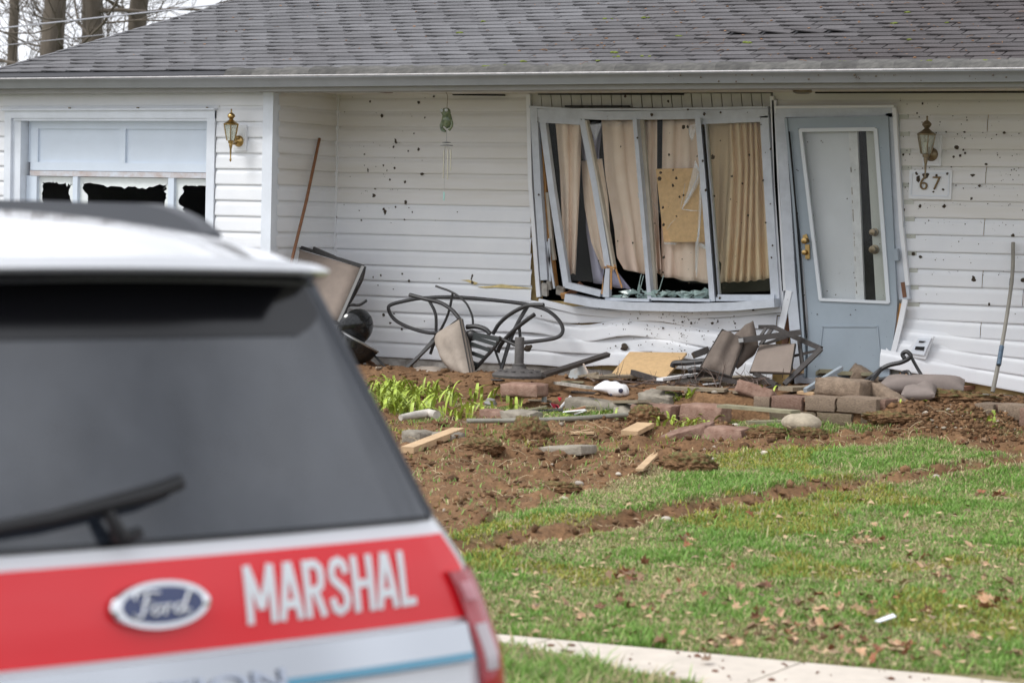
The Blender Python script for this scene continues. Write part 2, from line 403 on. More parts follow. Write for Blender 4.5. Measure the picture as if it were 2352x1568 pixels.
for i in range(-1, 16):
    z = 1.922-PITCHS*i
    if i == -1: z = 2.05
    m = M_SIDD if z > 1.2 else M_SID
    if z+.1 > .60:
        course(wall, fn_main, XG+.02, .115+(2.19-z)*.035, z, nseg=3, m=m)
    else:
        course(wall, fn_main, XG+.02, .3 if z > .45 else 2.33, z, nseg=46 if z < .46 else 10, m=M_SID, defo=mwave)
for i in range(-1, 16):                                    # garage side wall
    z = 1.922-PITCHS*i+.004
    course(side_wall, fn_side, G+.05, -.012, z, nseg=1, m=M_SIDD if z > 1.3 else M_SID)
for i in range(-2, 16):                                    # garage front
    z = 1.921-PITCHS*i
    if z > 2.1: continue
    if z > 2.0: course(garage_wall, fn_gar, XL, XG-.075, z, nseg=1)
    elif z > 1.9: course(garage_wall, fn_gar, XL, -4.56, z, nseg=1); course(garage_wall, fn_gar, -2.31, XG-.075, z, nseg=1)
    else: course(garage_wall, fn_gar, XL, -4.56, z, nseg=1); course(garage_wall, fn_gar, -2.31, XG-.075, z, nseg=1)
fz = MB(); fz.box((-4.6, G-.010, 2.004), (-2.29, G+.04, 2.053)); fz.box((XL, G-.008, 2.055+.12), (XG-.075, G+.04, 2.19)); part('frieze', fz, M_SID, garage_wall)
def rdef(a, z0, z):
    """kicked-out siding right of the door"""
    t = max(0, min(1, (.42-z0)/.42)); s = max(0, a-3.2)
    dz = t*(.155-.135*min(s, 1.7)) if z0 < .42 else 0
    dy = -.10*t*max(0, 1-s/1.2)-.02*t*math.sin(a*6)
    return 0, dy, dz*.95
def edgeR(z):
    return 3.285+(2.05-z)*.028 if z > .55 else 3.33-(.55-z)*.16
for i in range(-1, 16):
    z = 1.892-.1268*i
    if i == -1: z = 2.02
    x0 = 3.27+(2.05-z)*.03 if z > .5 else 3.36-(.5-z)*.28
    if i == -1: x0 = 2.24
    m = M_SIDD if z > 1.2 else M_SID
    if z > .30 and i >= 0:                                     # butt joint part way along
        xj = 3.95+(i % 3)*.31
        course(wall, fn_main, x0, xj, z, .1268, 6, m, rdef); course(wall, fn_main, xj+.004, XR, z, .1268, 14, m, lambda a, z0, zz: tuple(np.array(rdef(a, z0, zz))+np.array((0, .0025, .0012))))
    else: course(wall, fn_main, x0, XR, z, .1268, 24, m, rdef)
tp = MB(); tp.box((2.24, -.006, 2.135), (XR, .05, 2.21)); tp.box((XG, -.006, 2.165), (.12, .05, 2.21)); part('top_course', tp, M_SIDD, wall)
# corner mouldings
cm = MB(); cm.bar((XG+.012, -.012, -.01), (XG+.012, -.012, 2.195), .028, .028); part('corner_moulding', cm, M_SID, house)
cp = MB(); cp.box((XG-.085, G-.030, -.1), (XG+.012, G-.006, 2.172)); cp.box((XG-.014, G-.006, -.1), (XG+.012, G+.075, 2.172)); part('corner_post', cp, M_TRIM, house)

# eaves: gutter, fascia beam, soffit
gb = MB(); GY = -1.26
def gut_prof(x):
    return [(GY+.10, 2.263), (GY-.005, 2.266), (GY-.012, 2.258), (GY-.006, 2.247), (GY+.004, 2.240), (GY+.012, 2.222), (GY+.026, 2.196), (GY+.03, 2.184), (GY+.105, 2.184)]
vs = []; fs = []; n = 9
for i, x in enumerate([XL-.3, -4, -2, 0, 2, 4, 6, XR]):
    for (y, z) in gut_prof(x): vs.append((x, y, z+.0035*math.sin(i*2.1)-.004*(x > 4)))
    if i: fs += [(a*1, a+1, a+1+n, a+n) for a in range((i-1)*n, (i-1)*n+n-1)]
gb.add(vs, fs); gb.sm = True
gut = part('gutter', gb, M_GUT, house)
lip = MB(); lip.tube([(XL-.3, GY-.008, 2.267), (0, GY-.008, 2.269), (XR, GY-.008, 2.266)], .006, 6); part('gutter_lip', lip, mat('worn_bright_metal', (.52, .50, .50), .4, .2, 20), gut)
fb = MB(); fb.box((XL-.3, GY+.10, 2.15), (XR, GY+.125, 2.275)); fb.box((XG-.1, G-.07, 2.155), (XR, G+.06, 2.21)); part('fascia', fb, M_BEAM, house)
fb2 = MB(); fb2.box((XL-.3, GY+.125, 2.172), (XG-.1, G-.007, 2.192)); part('garage_soffit', fb2, M_BEAM, house)
sf = MB(); sf.box((XG-.1, G+.06, 2.19), (XR, .0, 2.205)); sof = part('soffit', sf, M_SOF, house)
# splits and torn places in the porch soffit
for (px, w_) in (((888, 212), .17), ((1835, 214), .15)):
    q = atY(px, -.35); t = MB(); t.sheet([(q[0]-w_/2, -.62, 2.187), (q[0]-.02, -.70, 2.185), (q[0]+w_/2, -.60, 2.187), (q[0]+.03, -.3, 2.186), (q[0]-.05, -.28, 2.186)], .004)
    part('torn_patch', t, M_WOODD, sof)
cl = MB(); q = atY((1840, 216), -.4); cl.lathe([(.07, 0), (.07, -.02), (.05, -.03)], (q[0]+.03, -.45, 2.183), n=14); part('porch_light_base', cl, M_BRASSD, sof)
ln = MB()
for (xa, xb, yy) in ((.2, 1.5, -.02), (2.6, 5.2, -.03), (-.6, -.1, -.02)): ln.bar((xa, yy, 2.186), (xb, yy-.02, 2.178), .012, .02, (0, -1, 0))
part('soffit_gap', ln, M_BLACK, sof)

# ------------------------------------------------------------ roof with separate shingles
SL = math.atan(.333); SA = np.array([0, math.cos(SL), math.sin(SL)]); SN = np.array([0, -math.sin(SL), math.cos(SL)])
E0 = np.array([0, -1.20, 2.29]); RIDGE = 6.6
HX0 = float(atY(dd(-52, 178), -1.20)[0]); HA = .34
def rp(x, s, n=0.0): return np.array([x, 0, 0])+E0+SA*s+SN*n
rf = MB(); rdg = RIDGE*math.cos(SL)
HXr = HX0+HA*rdg
rf.hexa([rp(HX0, 0, -.06), rp(XR, 0, -.06), rp(XR, RIDGE, -.06), rp(HXr, RIDGE, -.06), rp(HX0, 0, -.004), rp(XR, 0, -.004), rp(XR, RIDGE, -.004), rp(HXr, RIDGE, -.004)])
rz = rp(0, RIDGE)[2]; ry = rp(0, RIDGE)[1]
rf.add([(HXr, ry, rz-.005), (XR, ry, rz-.005), (XR, 9.2, 2.3), (HX0, 9.2, 2.3), (HX0, -1.2, 2.28)], [(0, 1, 2, 3), (0, 3, 4)])
M_DECK = mat('shingle_underlay', (.05, .05, .055), .95)
roof = part('roof', rf, M_DECK, house)
def shingle_mat():
    m = mat('asphalt_shingle', (.115, .115, .120), .92, .16, 90, .35, 300, spec=.2, col2=(.185, .182, .19), isl=.17)
    t = m.node_tree; N = t.nodes; L = t.links; b = N['Principled BSDF']
    src = b.inputs['Base Color'].links[0].from_socket
    g = N.new('ShaderNodeNewGeometry'); sp = N.new('ShaderNodeSeparateXYZ'); L.new(g.outputs['Position'], sp.inputs[0])
    nz = N.new('ShaderNodeTexNoise'); nz.inputs['Scale'].default_value = .55; nz.inputs['Detail'].default_value = 5; L.new(g.outputs['Position'], nz.inputs['Vector'])
    mr = N.new('ShaderNodeMapRange'); mr.inputs['From Min'].default_value = -1.2; mr.inputs['From Max'].default_value = 4.2; L.new(sp.outputs[0], mr.inputs['Value'])
    ad = N.new('ShaderNodeMath'); ad.operation = 'MULTIPLY_ADD'; ad.inputs[1].default_value = 1.5; ad.inputs[2].default_value = -.75; L.new(nz.outputs[0], ad.inputs[0])
    a2 = N.new('ShaderNodeMath'); a2.operation = 'ADD'; a2.use_clamp = True; L.new(ad.outputs[0], a2.inputs[0]); L.new(mr.outputs[0], a2.inputs[1])
    mx = N.new('ShaderNodeMixRGB'); mx.blend_type = 'MULTIPLY'; mx.inputs[2].default_value = (.44, .375, .355, 1); L.new(a2.outputs[0], mx.inputs[0]); L.new(src, mx.inputs[1]); L.new(mx.outputs[0], b.inputs['Base Color'])
    return m
M_SHG = shingle_mat()
TW, EXPO = .265, .127
def tab_verts(w_, lift, curl):
    # local: x along eave, s up the slope, n off the roof
    ln_ = .15
    return [(0, -.004-curl, .013+lift), (w_, .004, .0105), (w_, ln_, .003), (0, ln_, .003), (0, -.004-curl, .004+lift), (w_, .004, .0015), (w_, ln_, -.002), (0, ln_, -.002)]
HEXF = [(0, 1, 2, 3), (4, 7, 6, 5), (0, 4, 5, 1), (1, 5, 6, 2), (2, 6, 7, 3), (3, 7, 4, 0)]
tabs = []
NROW = 26
for r_ in range(NROW):
    s = r_*EXPO+.125; x = HX0+HA*s*math.cos(SL)-.02
    xe = 6.6
    off = (r_ % 2)*TW*.5+random.uniform(-.03, .03)
    first = True
    x0 = x
    while x0 < xe:
        w_ = TW-.014
        if first: w_ = .06+(off % TW); first = False
        tabs.append([x0, s, w_, random.choice([.0, .002, .004, .006, .007, .010]), random.uniform(-.004, .010)]); x0 += w_+.014
# the lifted strip near the middle right
q = atZ(dd(1830, 88), 2.75)
for t in tabs:
    if abs(t[0]-2.35) < .42 and 7 <= round((t[1]-.125)/EXPO) <= 7: t[3] = .03
def tab_score(t):
    p = rp(t[0], t[1]); v = p-CAM; z = v@FW; x = CX+FOC*(v@RV)/z; y = CY-FOC*(v@UV)/z
    return (1 if -60 < x < 2400 and y > -20 else 0)*FOC/z*t[2]
tabs.sort(key=tab_score, reverse=True)
tab_meshes = {}
rest = MB()
ROTM = Matrix(((1, 0, 0), (0, SA[1], SN[1]), (0, SA[2], SN[2])))
ROTE = ROTM.to_euler()
for i, (x, s, w_, lift, curl) in enumerate(tabs):
    if i < 300:
        key = (round(w_, 2), round(lift, 3), round(curl/.004))
        if key not in tab_meshes:
            me = bpy.data.meshes.new('shingle'); me.from_pydata(tab_verts(w_, lift, key[2]*.004), [], HEXF); me.materials.append(M_SHG); tab_meshes[key] = me
        inst('shingle', tab_meshes[key], rp(x, s), ROTE, parent=roof)
    else:
        rest.add([rp(x+a, s+b, c) for a, b, c in tab_verts(w_, lift, curl)], HEXF)
part('more_shingles', rest, M_SHG, roof, kind='stuff')
# drooping starter course over the gutter
st = MB()
M_SHGD = mat('mossy_starter_shingle', (.055, .053, .05), .95, .3, 14, .3, 200, col2=(.12, .115, .105), obj_rand=.25)
x = -2.05
sme = None
while x < 6.6:
    if sme is None:
        b_ = MB(); w_ = .278
        prof = [(.16, .004), (.09, .013), (.02, .010), (-.03, -.012), (-.048, -.048)]
        vs = []
        for k, (s, n_) in enumerate(prof):
            vs += [(0-.05*(1-k/4), s, n_+.006), (w_-.05*(1-k/4), s, n_), (w_-.05*(1-k/4), s, n_-.006), (0-.05*(1-k/4), s, n_-.002)]
        fs = []
        for k in range(4):
            for j in range(4): fs.append((k*4+j, k*4+(j+1) % 4, k*4+4+(j+1) % 4, k*4+4+j))
        fs += [(3, 2, 1, 0), (16, 17, 18, 19)]
        b_.add(vs, fs); b_.sm = True; sme = b_.mesh('starter_shingle'); sme.materials.append(M_SHGD)
    inst('starter_shingle', sme, rp(x, .02, random.uniform(0, .004)), (ROTE[0], random.uniform(-.012, .012), 0), parent=roof)
    x += .272
# hip cap
hc = MB()
for k in range(24):
    s = k*.2; a = rp(HX0+HA*s*math.cos(SL)-.012, s, .012); b = rp(HX0+HA*(s+.23)*math.cos(SL)-.012, s+.23, .006)
    hc.bar(a, b, .05, .012, SN)
part('hip_cap', hc, M_SHG, roof)
# moss and litter on the roof
M_MOSS = mat('green_moss', (.13, .16, .025), .95, .3, 60, .6, 120); M_LITTER = mat('brown_leaf_litter', (.20, .11, .06), .9, .35, 70, isl=.4)
def blob(mb, c, r, sq=(1, 1, .5), sub=1, jit=.25, frame=None):
    bm = bmesh.new(); bmesh.ops.create_icosphere(bm, subdivisions=sub, radius=1)
    vs = []
    for v in bm.verts:
        k = 1+random.uniform(-jit, jit); p = np.array(v.co)*k*np.array(sq)*r
        if frame is not None: p = frame[0]*p[0]+frame[1]*p[1]+frame[2]*p[2]
        vs.append(np.asarray(c)+p)
    fs = [tuple(v.index for v in f.verts) for f in bm.faces]; bm.free(); mb.add(vs, fs); return mb
RFR = (np.array([1., 0, 0]), SA, SN)
mm = MB()
for k in range(26):
    x = random.uniform(-.8, 5); row = random.choice([0, 0, 0, 1, 2, 3, 5, 7, 9, 12]); s = row*EXPO+.12-random.uniform(0, .03)
    for j in range(random.randint(1, 4)): blob(mm, rp(x+random.uniform(-.04, .04), s+random.uniform(-.01, .01), .012), random.uniform(.008, .018), (1.5, .8, .6), 1, .3, RFR)
o = struct('roof_moss', mm, M_MOSS, 'stuff'); o['label'] = 'small green moss tufts along the lower shingle edges'; o['category'] = 'moss'
ll = MB()
for k in range(330):
    x = random.uniform(-3.5, 5.4) if k % 3 == 0 else random.uniform(.5, 5.2); s = random.uniform(.1, 2.6)
    if random.random() < .75: blob(ll, rp(x, s, .013), random.uniform(.004, .012), (1.2, .9, .5), 1, .4, RFR)
    else:
        a = rp(x, s, .016); an = random.uniform(0, 6.28); l_ = random.uniform(.02, .08); ll.tube([a, a+np.array([1, 0, 0])*l_*math.cos(an)*.6+SA*l_*.3*math.sin(an)+SN*.006, a+np.array([1, 0, 0])*l_*math.cos(an)+SA*l_*math.sin(an)], .0018, 4)
ll.sm = False
o = struct('roof_litter', ll, M_LITTER, 'stuff'); o['label'] = 'brown leaf crumbs and twigs scattered over the grey shingles'; o['category'] = 'litter'

# ------------------------------------------------------------ garage door
gd = MB(); gy = G+.10
def GY_(p, y=None): return atY(p, gy if y is None else y)
gd.box((-4.40, gy, 1.57), (-2.39, gy+.05, 1.94)); 
gdoor = part('garage_door', gd, M_GDOOR, house)
def gbar(name, p, q, w_, t, y, m=M_GDOOR):
    b = MB(); b.bar(GY_(p, y), GY_(q, y), w_, t); return part(name, b, m, gdoor)
# upper section: stiles and rails proud of the two flat panels
z0u, z1u = 1.57, 1.925
for nm, lo, hi in (('rail', (-4.36, gy-.02, 1.86), (-2.39, gy, 1.94)), ('rail', (-4.36, gy-.02, 1.50), (-2.39, gy, 1.573)), ('stile', (-4.36, gy-.021, 1.573), (-4.28, gy, 1.86)), ('stile', (-3.395, gy-.021, 1.573), (-3.325, gy, 1.86)), ('stile', (-2.42, gy-.021, 1.573), (-2.39, gy, 1.86))):
    b = MB(); b.box(lo, hi); part(nm, b, M_GDOOR, gdoor)
b = MB(); b.box((-4.36, gy-.026, 1.452), (-2.39, gy+.03, 1.496)); part('peeling_rail', b, M_PEEL, gdoor)
winx = [(-4.285, -3.885), (-3.835, -2.865), (-2.805, -2.405)]
for a, b_ in ((-4.40, -4.285), (-3.885, -3.835), (-2.865, -2.805), (-2.405, -2.385)):
    b = MB(); b.box((a, gy-.022, .96), (b_, gy+.04, 1.452)); part('stile', b, M_GDOOR, gdoor)
b = MB(); b.box((-4.40, gy-.02, -.1), (-2.385, gy+.04, .96)); part('lower_panel', b, M_GDOOR, gdoor)
# broken white-coated panes: jagged remains round a hole
for a, b_ in winx:
    z0, z1 = .965, 1.448; n = 26; mb = MB(); outer = []; inner = []
    for k in range(4*n):
        sd_, t = divmod(k, n); t /= n
        pt = [(a+(b_-a)*t, z1), (b_, z1-(z1-z0)*t), (b_-(b_-a)*t, z0), (a, z0+(z1-z0)*t)][sd_]
        outer.append((pt[0], gy+.012, pt[1]))
        cx_, cz_ = (a+b_)/2, (z0+z1)/2; ins = .018+.075*float(vnoise(k*.21+a*7, 3.3, 12))**1.6+random.uniform(0, .014)+(.03 if random.random() < .05 else 0)
        px = min(max(pt[0], a+ins), b_-ins); pz = min(max(pt[1], z0+ins), z1-.02-ins)
        inner.append((px, gy+.012, pz))
    K = 4*n
    mb.add(outer+inner+[(x, y+.004, z) for x, y, z in outer+inner], [(k, (k+1) % K, K+(k+1) % K, K+k) for k in range(K)]+[(2*K+k, 3*K+k, 3*K+(k+1) % K, 2*K+(k+1) % K) for k in range(K)]+[(K+k, K+(k+1) % K, 3*K+(k+1) % K, 3*K+k) for k in range(K)])
    part('broken_pane', mb, mat('white_coated_pane', (.72, .76, .76), .3, .05, 8), gdoor)
b = MB()
for k in range(9): b.box((-2.60+.004*k, gy+.25, 1.21+k*.018), (-2.50-.006*k, gy+.255, 1.222+k*.018))
part('hanging_scrap', b, mat('white_scrap', (.8, .8, .8), .5), gdoor)
# casing and jambs
gc = [((-4.56, G-.032, -.1), (-4.49, G+.04, 2.005)), ((-2.395, G-.03, -.1), (-2.315, G+.04, 2.005)), ((-4.56, G-.034, 1.945), (-2.315, G+.03, 2.012))]
for lo, hi in gc: b = MB(); b.box(lo, hi); part('door_casing', b, M_TRIM, house)
b = MB(); b.box((-4.49, G+.0, -.1), (-4.405, gy+.06, 1.943)); b.box((-4.47, G-.02, 1.925), (-2.4, gy+.06, 1.944)); part('door_jamb', b, M_TRIM, house)
b = MB(); b.bar((-4.58, G-.04, 2.016), (-2.30, G-.04, 2.020), .014, .05, (0, -1, 0)); part('drip_cap', b, M_TRIM, house)
for px in ((252-92, 255), (250+67, 253), (476, 252)):
    q = atY((px[0], px[1]), G-.03); b = MB(); b.box((q[0]-.004, G-.045, 2.018), (q[0]+.004, G-.02, 2.038)); part('brass_clip', b, M_BRASSD, house)
# dim things inside the garage
b = MB(); b.box((-4.2, 1.2, -.15), (-3.6, 1.8, 1.0)); b.box((-3.2, 2.0, -.15), (-2.2, 2.6, 1.2)); b.box((-3.9, 2.9, -.15), (-3.0, 3.2, 1.5))
part('garage_clutter', b, mat('dim_cardboard', (.12, .10, .08), .9, .3, 5), house)

# ------------------------------------------------------------ the smashed picture window
WY = -.035
win = thing('tmp', None, None); bpy.data.objects.remove(win)
def W3(x, y, Y=WY): return atY(r3(x, y), Y)
fr = MB(); fr.bars([W3(112, 245), W3(600, 262), W3(1000, 258), W3(1650, 246)], .068, .07)
window = part('picture_window', fr, M_FRAME, house)
def wbar(name, pts, w_, t, Y=WY, m=M_FRAME, ys=None):
    b = MB(); P = [W3(x, y, (ys[i] if ys else Y)) for i, (x, y) in enumerate(pts)]
    b.bars(P, w_, t); return part(name, b, m, window)
# header of narrow vertical slats
for k in range(24):
    xa = 97+k*65.2; b = MB(); a = W3(xa, 116, -.02); c = W3(xa+60, 116, -.02); a2 = W3(xa+10, 208, -.02); c2 = W3(xa+69, 208, -.02)
    y0, y1 = -.016-random.uniform(0, .006), .03
    b.hexa([(a2[0], y0, a2[2]), (c2[0], y0, c2[2]), (c2[0], y1, c2[2]), (a2[0], y1, a2[2]), (a[0], y0, a[2]), (c[0], y0, c[2]), (c[0], y1, c[2]), (a[0], y1, a[2])])
    part('header_slat', b, mat('grey_white_slat', (.50, .49, .46), .55, .1, 6), window)
b = MB(); b.bar(W3(95, 165, .045), W3(1670, 160, .045), .12, .02); part('header_backing', b, M_BLACK, window)
wbar('head_moulding', [(100, 205), (380, 222), (900, 222), (1650, 208)], .018, .09, -.04)
b = MB(); b.bar(W3(320, 200, -.055), W3(740, 200, -.055), .012, .02); part('split', b, M_BLACK, window)
# outer casings
wbar('casing', [(83, 125), (95, 700), (150, 1440)], .035, .03, -.035, M_SID)
wbar('casing', [(122, 212), (150, 760), (190, 1330)], .062, .05, -.05)
wbar('casing', [(1668, 135), (1690, 600), (1715, 1100), (1738, 1530)], .03, .03, -.03, M_SID)
wbar('side_stile', [(1625, 265), (1650, 700), (1700, 1490)], .07, .07)
# splintered framing in the left gap
wbar('broken_stud', [(155, 300), (190, 700), (215, 1050), (255, 1370)], .035, .05, .01, M_WOODF)
wbar('broken_stud', [(205, 760), (235, 1100), (250, 1200)], .025, .03, -.01, M_BEIGE)
for (a, c) in (((185, 1000), (205, 1330)), ((200, 1080), (250, 1385)), ((175, 990), (178, 1310)), ((215, 1060), (222, 1340))):
    wbar('splinter', [a, c], random.uniform(.012, .02), .012, -.05, random.choice([M_FRAME, M_WOODF, M_FRAME]))
for (x, y, w_, h_) in ((190, 1390, .05, .10), (225, 1360, .03, .07), (290, 1400, .07, .06), (320, 1430, .05, .04), (395, 1395, .16, .03)):
    b = MB(); p = W3(x, y, -.02); b.bar(p-np.array([0, 0, h_/2]), p+np.array([random.uniform(-.03, .03), -.03, h_/2]), w_, .03); part('broken_block', b, random.choice([M_WOODD, M_WOODF, M_STONE]), window)
# left sash, knocked askew
wbar('sash_stile', [(178, 285), (240, 760), (335, 1370)], .055, .05, ys=[-.03, -.06, -.09])
wbar('sash_rail', [(150, 285), (430, 302)], .05, .05)
wbar('sash_rail', [(330, 1360), (560, 1418)], .05, .06, -.10)
wbar('mullion', [(440, 290), (520, 700), (608, 1240)], .050, .07, ys=[-.04, -.07, -.10])
wbar('mullion_edge', [(462, 295), (545, 720), (640, 1250)], .018, .05, ys=[-.05, -.08, -.11], m=M_BEIGE)
wbar('broken_mullion', [(598, 1255), (592, 1440)], .055, .05, -.11)
for (a, c) in (((580, 1240), (560, 1420)), ((620, 1250), (618, 1390)), ((590, 1235), (650, 1255)), ((640, 1230), (690, 1380))):
    wbar('splinter', [a, c], .012, .01, -.13, random.choice([M_FRAME, M_BEIGE, M_WOODF]))
wbar('mullion', [(783, 285), (830, 850), (880, 1455)], .034, .07, -.06)
wbar('mullion_jamb', [(815, 290), (862, 850), (905, 1445)], .045, .03, -.02, M_BEIGE)
wbar('mullion', [(1195, 280), (1245, 860), (1290, 1468)], .045, .08, -.06)
wbar('mullion_gap', [(1222, 320), (1268, 860), (1312, 1440)], .008, .05, -.075, M_BLACK)
wbar('sash_rail', [(1215, 298), (1625, 282)], .045, .05)
wbar('sash_stile', [(1232, 315), (1275, 860), (1318, 1440)], .03, .05, -.05)
wbar('sash_rail', [(1310, 1445), (1690, 1445)], .05, .06, -.06)
wbar('bottom_rail', [(590, 1452), (875, 1462)], .022, .06, -.09); wbar('bottom_rail', [(890, 1452), (1270, 1462)], .022, .06, -.08)
wbar('sill', [(345, 1445), (520, 1478), (760, 1500), (1160, 1508), (1450, 1500), (1705, 1478)], .065, .16, -.10)
wbar('apron', [(150, 1470), (400, 1530), (700, 1560), (1100, 1560), (1450, 1545), (1730, 1515)], .05, .03, -.045, M_SID)
# panes
def pane(name, c, m, Y=-.045, ys=None):
    b = MB(); P = [W3(x, y, ys[i] if ys else Y) for i, (x, y) in enumerate(c)]; b.sheet(P, .004); return part(name, b, m, window)
pane('pane', [(200, 310), (425, 315), (575, 1350), (340, 1330)], M_GLASS, ys=[-.03, -.04, -.09, -.08])
pane('pane', [(465, 300), (775, 300), (850, 1285), (810, 1290), (700, 900), (640, 1240), (628, 1230)], M_GLASS)
pane('pane', [(815, 300), (1185, 290), (1235, 700), (1275, 1360), (1060, 1340), (1000, 1050), (930, 900), (905, 1290)], M_GLASS, -.03)
pane('pane', [(1238, 308), (1612, 300), (1680, 1400), (1312, 1415)], M_GLASSG, -.045)
# loose cracked glass and cracks
rr = random.Random(3)
M_CRK = glass_mat('cracked_glass_haze', (.9, .92, .92), 3.0, .95, (.85, .87, .87))
for (a, c, w_) in (((1165, 555), (1190, 620), .03), ((1190, 640), (1080, 870), .022), ((1075, 868), (1200, 880), .012), ((1205, 700), (1195, 1000), .012), ((1200, 930), (1175, 1110), .022), ((1170, 1080), (1172, 1310), .014), ((1200, 600), (1205, 860), .006), ((1100, 700), (1070, 860), .006), ((1040, 930), (980, 1000), .005), ((870, 800), (935, 890), .004), ((790, 760), (795, 800), .012), ((1120, 330), (1140, 420), .01), ((1170, 360), (1140, 430), .005), ((650, 330), (700, 310), .004), ((780, 625), (800, 640), .01), ((1200, 1090), (1245, 1130), .03)):
    A = W3(*a, -.05); B = W3(*c, -.055); cr = MB(); mid = (A+B)/2+np.array([rr.uniform(-.008, .008), 0, rr.uniform(-.008, .008)]); cr.bar(A, mid, w_*.2, .003, (0, -1, 0), w_*rr.uniform(.4, .6)); cr.bar(mid, B, w_*.5, .003, (0, -1, 0), w_*rr.uniform(.05, .2)); part('crack', cr, M_CRK, window)

M_FILM = glass_mat('crazed_glass_film', (.95, .96, .96), 2.0, .24, (.9, .92, .92))
for c in ([(1165, 555), (1198, 615), (1190, 700), (1120, 820), (1078, 868), (1120, 740)], [(1196, 640), (1206, 760), (1200, 930), (1188, 1040), (1176, 1110), (1188, 900)], [(1176, 1060), (1196, 1000), (1186, 1180), (1178, 1310), (1164, 1250), (1166, 1120)], [(1120, 330), (1180, 310), (1150, 420), (1130, 400)], [(1185, 1090), (1245, 1095), (1240, 1135), (1195, 1120)], [(470, 320), (560, 310), (520, 420), (500, 380)], [(960, 1085), (1045, 1088), (1040, 1100), (965, 1098)]):
    b = MB(); b.sheet([W3(x, y, -.056) for x, y in c], .002); part('crazed_patch', b, M_FILM, window)
sh = MB()
for k in range(95):
    x = rr.uniform(600, 1270); y = rr.uniform(1405, 1452); p = W3(x, y, rr.uniform(-.10, -.02)); an = rr.uniform(0, 3.1); l_ = rr.uniform(.02, .07)
    q = [p+np.array([l_*math.cos(an+j*2.1+rr.uniform(-.4, .4)), rr.uniform(-.02, .02), .6*l_*math.sin(an+j*2.1)*rr.uniform(.3, 1)]) for j in range(3)]
    sh.sheet(q, .003)
for (a, c) in (((815, 1290), (790, 1400)), ((830, 1300), (800, 1420)), ((960, 1300), (930, 1400)), ((800, 1370), (860, 1440)), ((790, 1440), (805, 1360))):
    sh.bar(W3(*a, -.06), W3(*c, -.06), .006, .003)
part('glass_shards', sh, M_SHARD, window, kind='stuff')

# ------------------------------------------------------------ curtains (hang behind the panes)
M_CUR = mat('beige_curtain_cloth', (.80, .62, .50), .85, .06, 5, .15, 500, col2=(.85, .69, .58))
M_LAV = mat('lavender_sheer_cloth', (.45, .43, .56), .8, .06, 5)
M_CHIP = mat('tan_particle_board', (.62, .40, .20), .85, .12, 30, .2, 200)
def curtain(label, left, right, Y=.14, pleats=4, amp=.02, m=M_CUR, hem=.0, nu=48, nv=26, ph=0.0):
    """left / right: edge polylines (top to bottom) in the window view"""
    def ev(pl, t):
        n = len(pl)-1; k = min(int(t*n), n-1); u = t*n-k
        return (pl[k][0]*(1-u)+pl[k+1][0]*u, pl[k][1]*(1-u)+pl[k+1][1]*u)
    def fn(u, v):
        a = ev(left, v); b = ev(right, v); x = a[0]*(1-u)+b[0]*u; y = a[1]*(1-u)+b[1]*u+hem*math.sin(u*math.pi)*v**4*60+4*v**6*math.sin(u*pleats*6.28+1)
        ww = u+.025*math.sin(u*9+v*2.5+ph)
        wv = math.sin(ww*pleats*6.283+ph+v*.7); wv = (1 if wv > 0 else -1)*abs(wv)**.7
        return W3(x, y, Y-.075+1.5*amp*wv*(.55+.45*v)+.008*math.sin(v*7+u*11+ph))
    b = MB(); b.grid(fn, nu, nv); b.sm = True
    bb = base_of(b.v); me = b.mesh('curtain', bb); me.materials.append(m); o = bpy.data.objects.new('curtain', me); o.location = bb; link(o)
    md = o.modifiers.new('cloth', 'SOLIDIFY'); md.thickness = .003
    return props(o, label, 'curtain', 'curtains in the smashed window')
curtain('narrow beige curtain strip behind the leftmost tilted sash', [(255, 300), (285, 620), (312, 1290)], [(425, 300), (420, 560), (385, 1292)], .10, 2, .018, ph=.4)
curtain('beige curtain with curved edge left of the leaning mullion', [(425, 555), (445, 850), (490, 1090), (560, 1255)], [(560, 540), (600, 800), (620, 1150), (640, 1270)], .17, 1.5, .015, ph=1)
curtain('lavender sheer hanging in the dark gap behind the left sash', [(405, 320), (430, 500), (452, 700), (456, 1000), (505, 1345)], [(560, 320), (540, 520), (560, 1150), (760, 1400)], .22, 2, .012, M_LAV, ph=2)
curtain('broad smooth beige curtain behind the second pane with rounded hem', [(555, 285), (580, 650), (640, 1000), (655, 1180), (700, 1255)], [(790, 285), (830, 650), (880, 1000), (915, 1210), (920, 1275)], .12, 1.7, .022, hem=.35, ph=.3)
curtain('narrow beige curtain strip just right of the middle mullion', [(838, 285), (845, 700), (880, 1000), (905, 1290)], [(918, 285), (918, 700), (930, 1000), (945, 1290)], .16, 1.5, .012, ph=1.2)
curtain('beige curtain behind the particle board pane with low hem', [(955, 285), (950, 700), (945, 1040), (945, 1305)], [(1215, 285), (1235, 700), (1262, 1040), (1275, 1350)], .15, 2.4, .02, hem=.1, ph=2.2)
curtain('flat beige curtain behind the left half of the fourth pane', [(1225, 290), (1260, 700), (1290, 1000), (1310, 1180)], [(1400, 290), (1395, 700), (1395, 1000), (1350, 1250)], .19, .8, .012, ph=.2)
curtain('deeply pleated beige curtain at the right end of the window', [(1375, 290), (1390, 600), (1360, 1000), (1325, 1345)], [(1640, 290), (1655, 600), (1672, 1000), (1690, 1315)], .13, 6.5, .028, hem=.15, nu=90, ph=.7)
b = MB(); b.sheet([W3(912, 608, -.012), W3(1202, 600, -.012), W3(1242, 1082, -.012), W3(965, 1082, -.012)], .018)
solo('particle_board', b, M_CHIP, 'tan particle board square set inside the third window pane', 'board', 'particle boards')

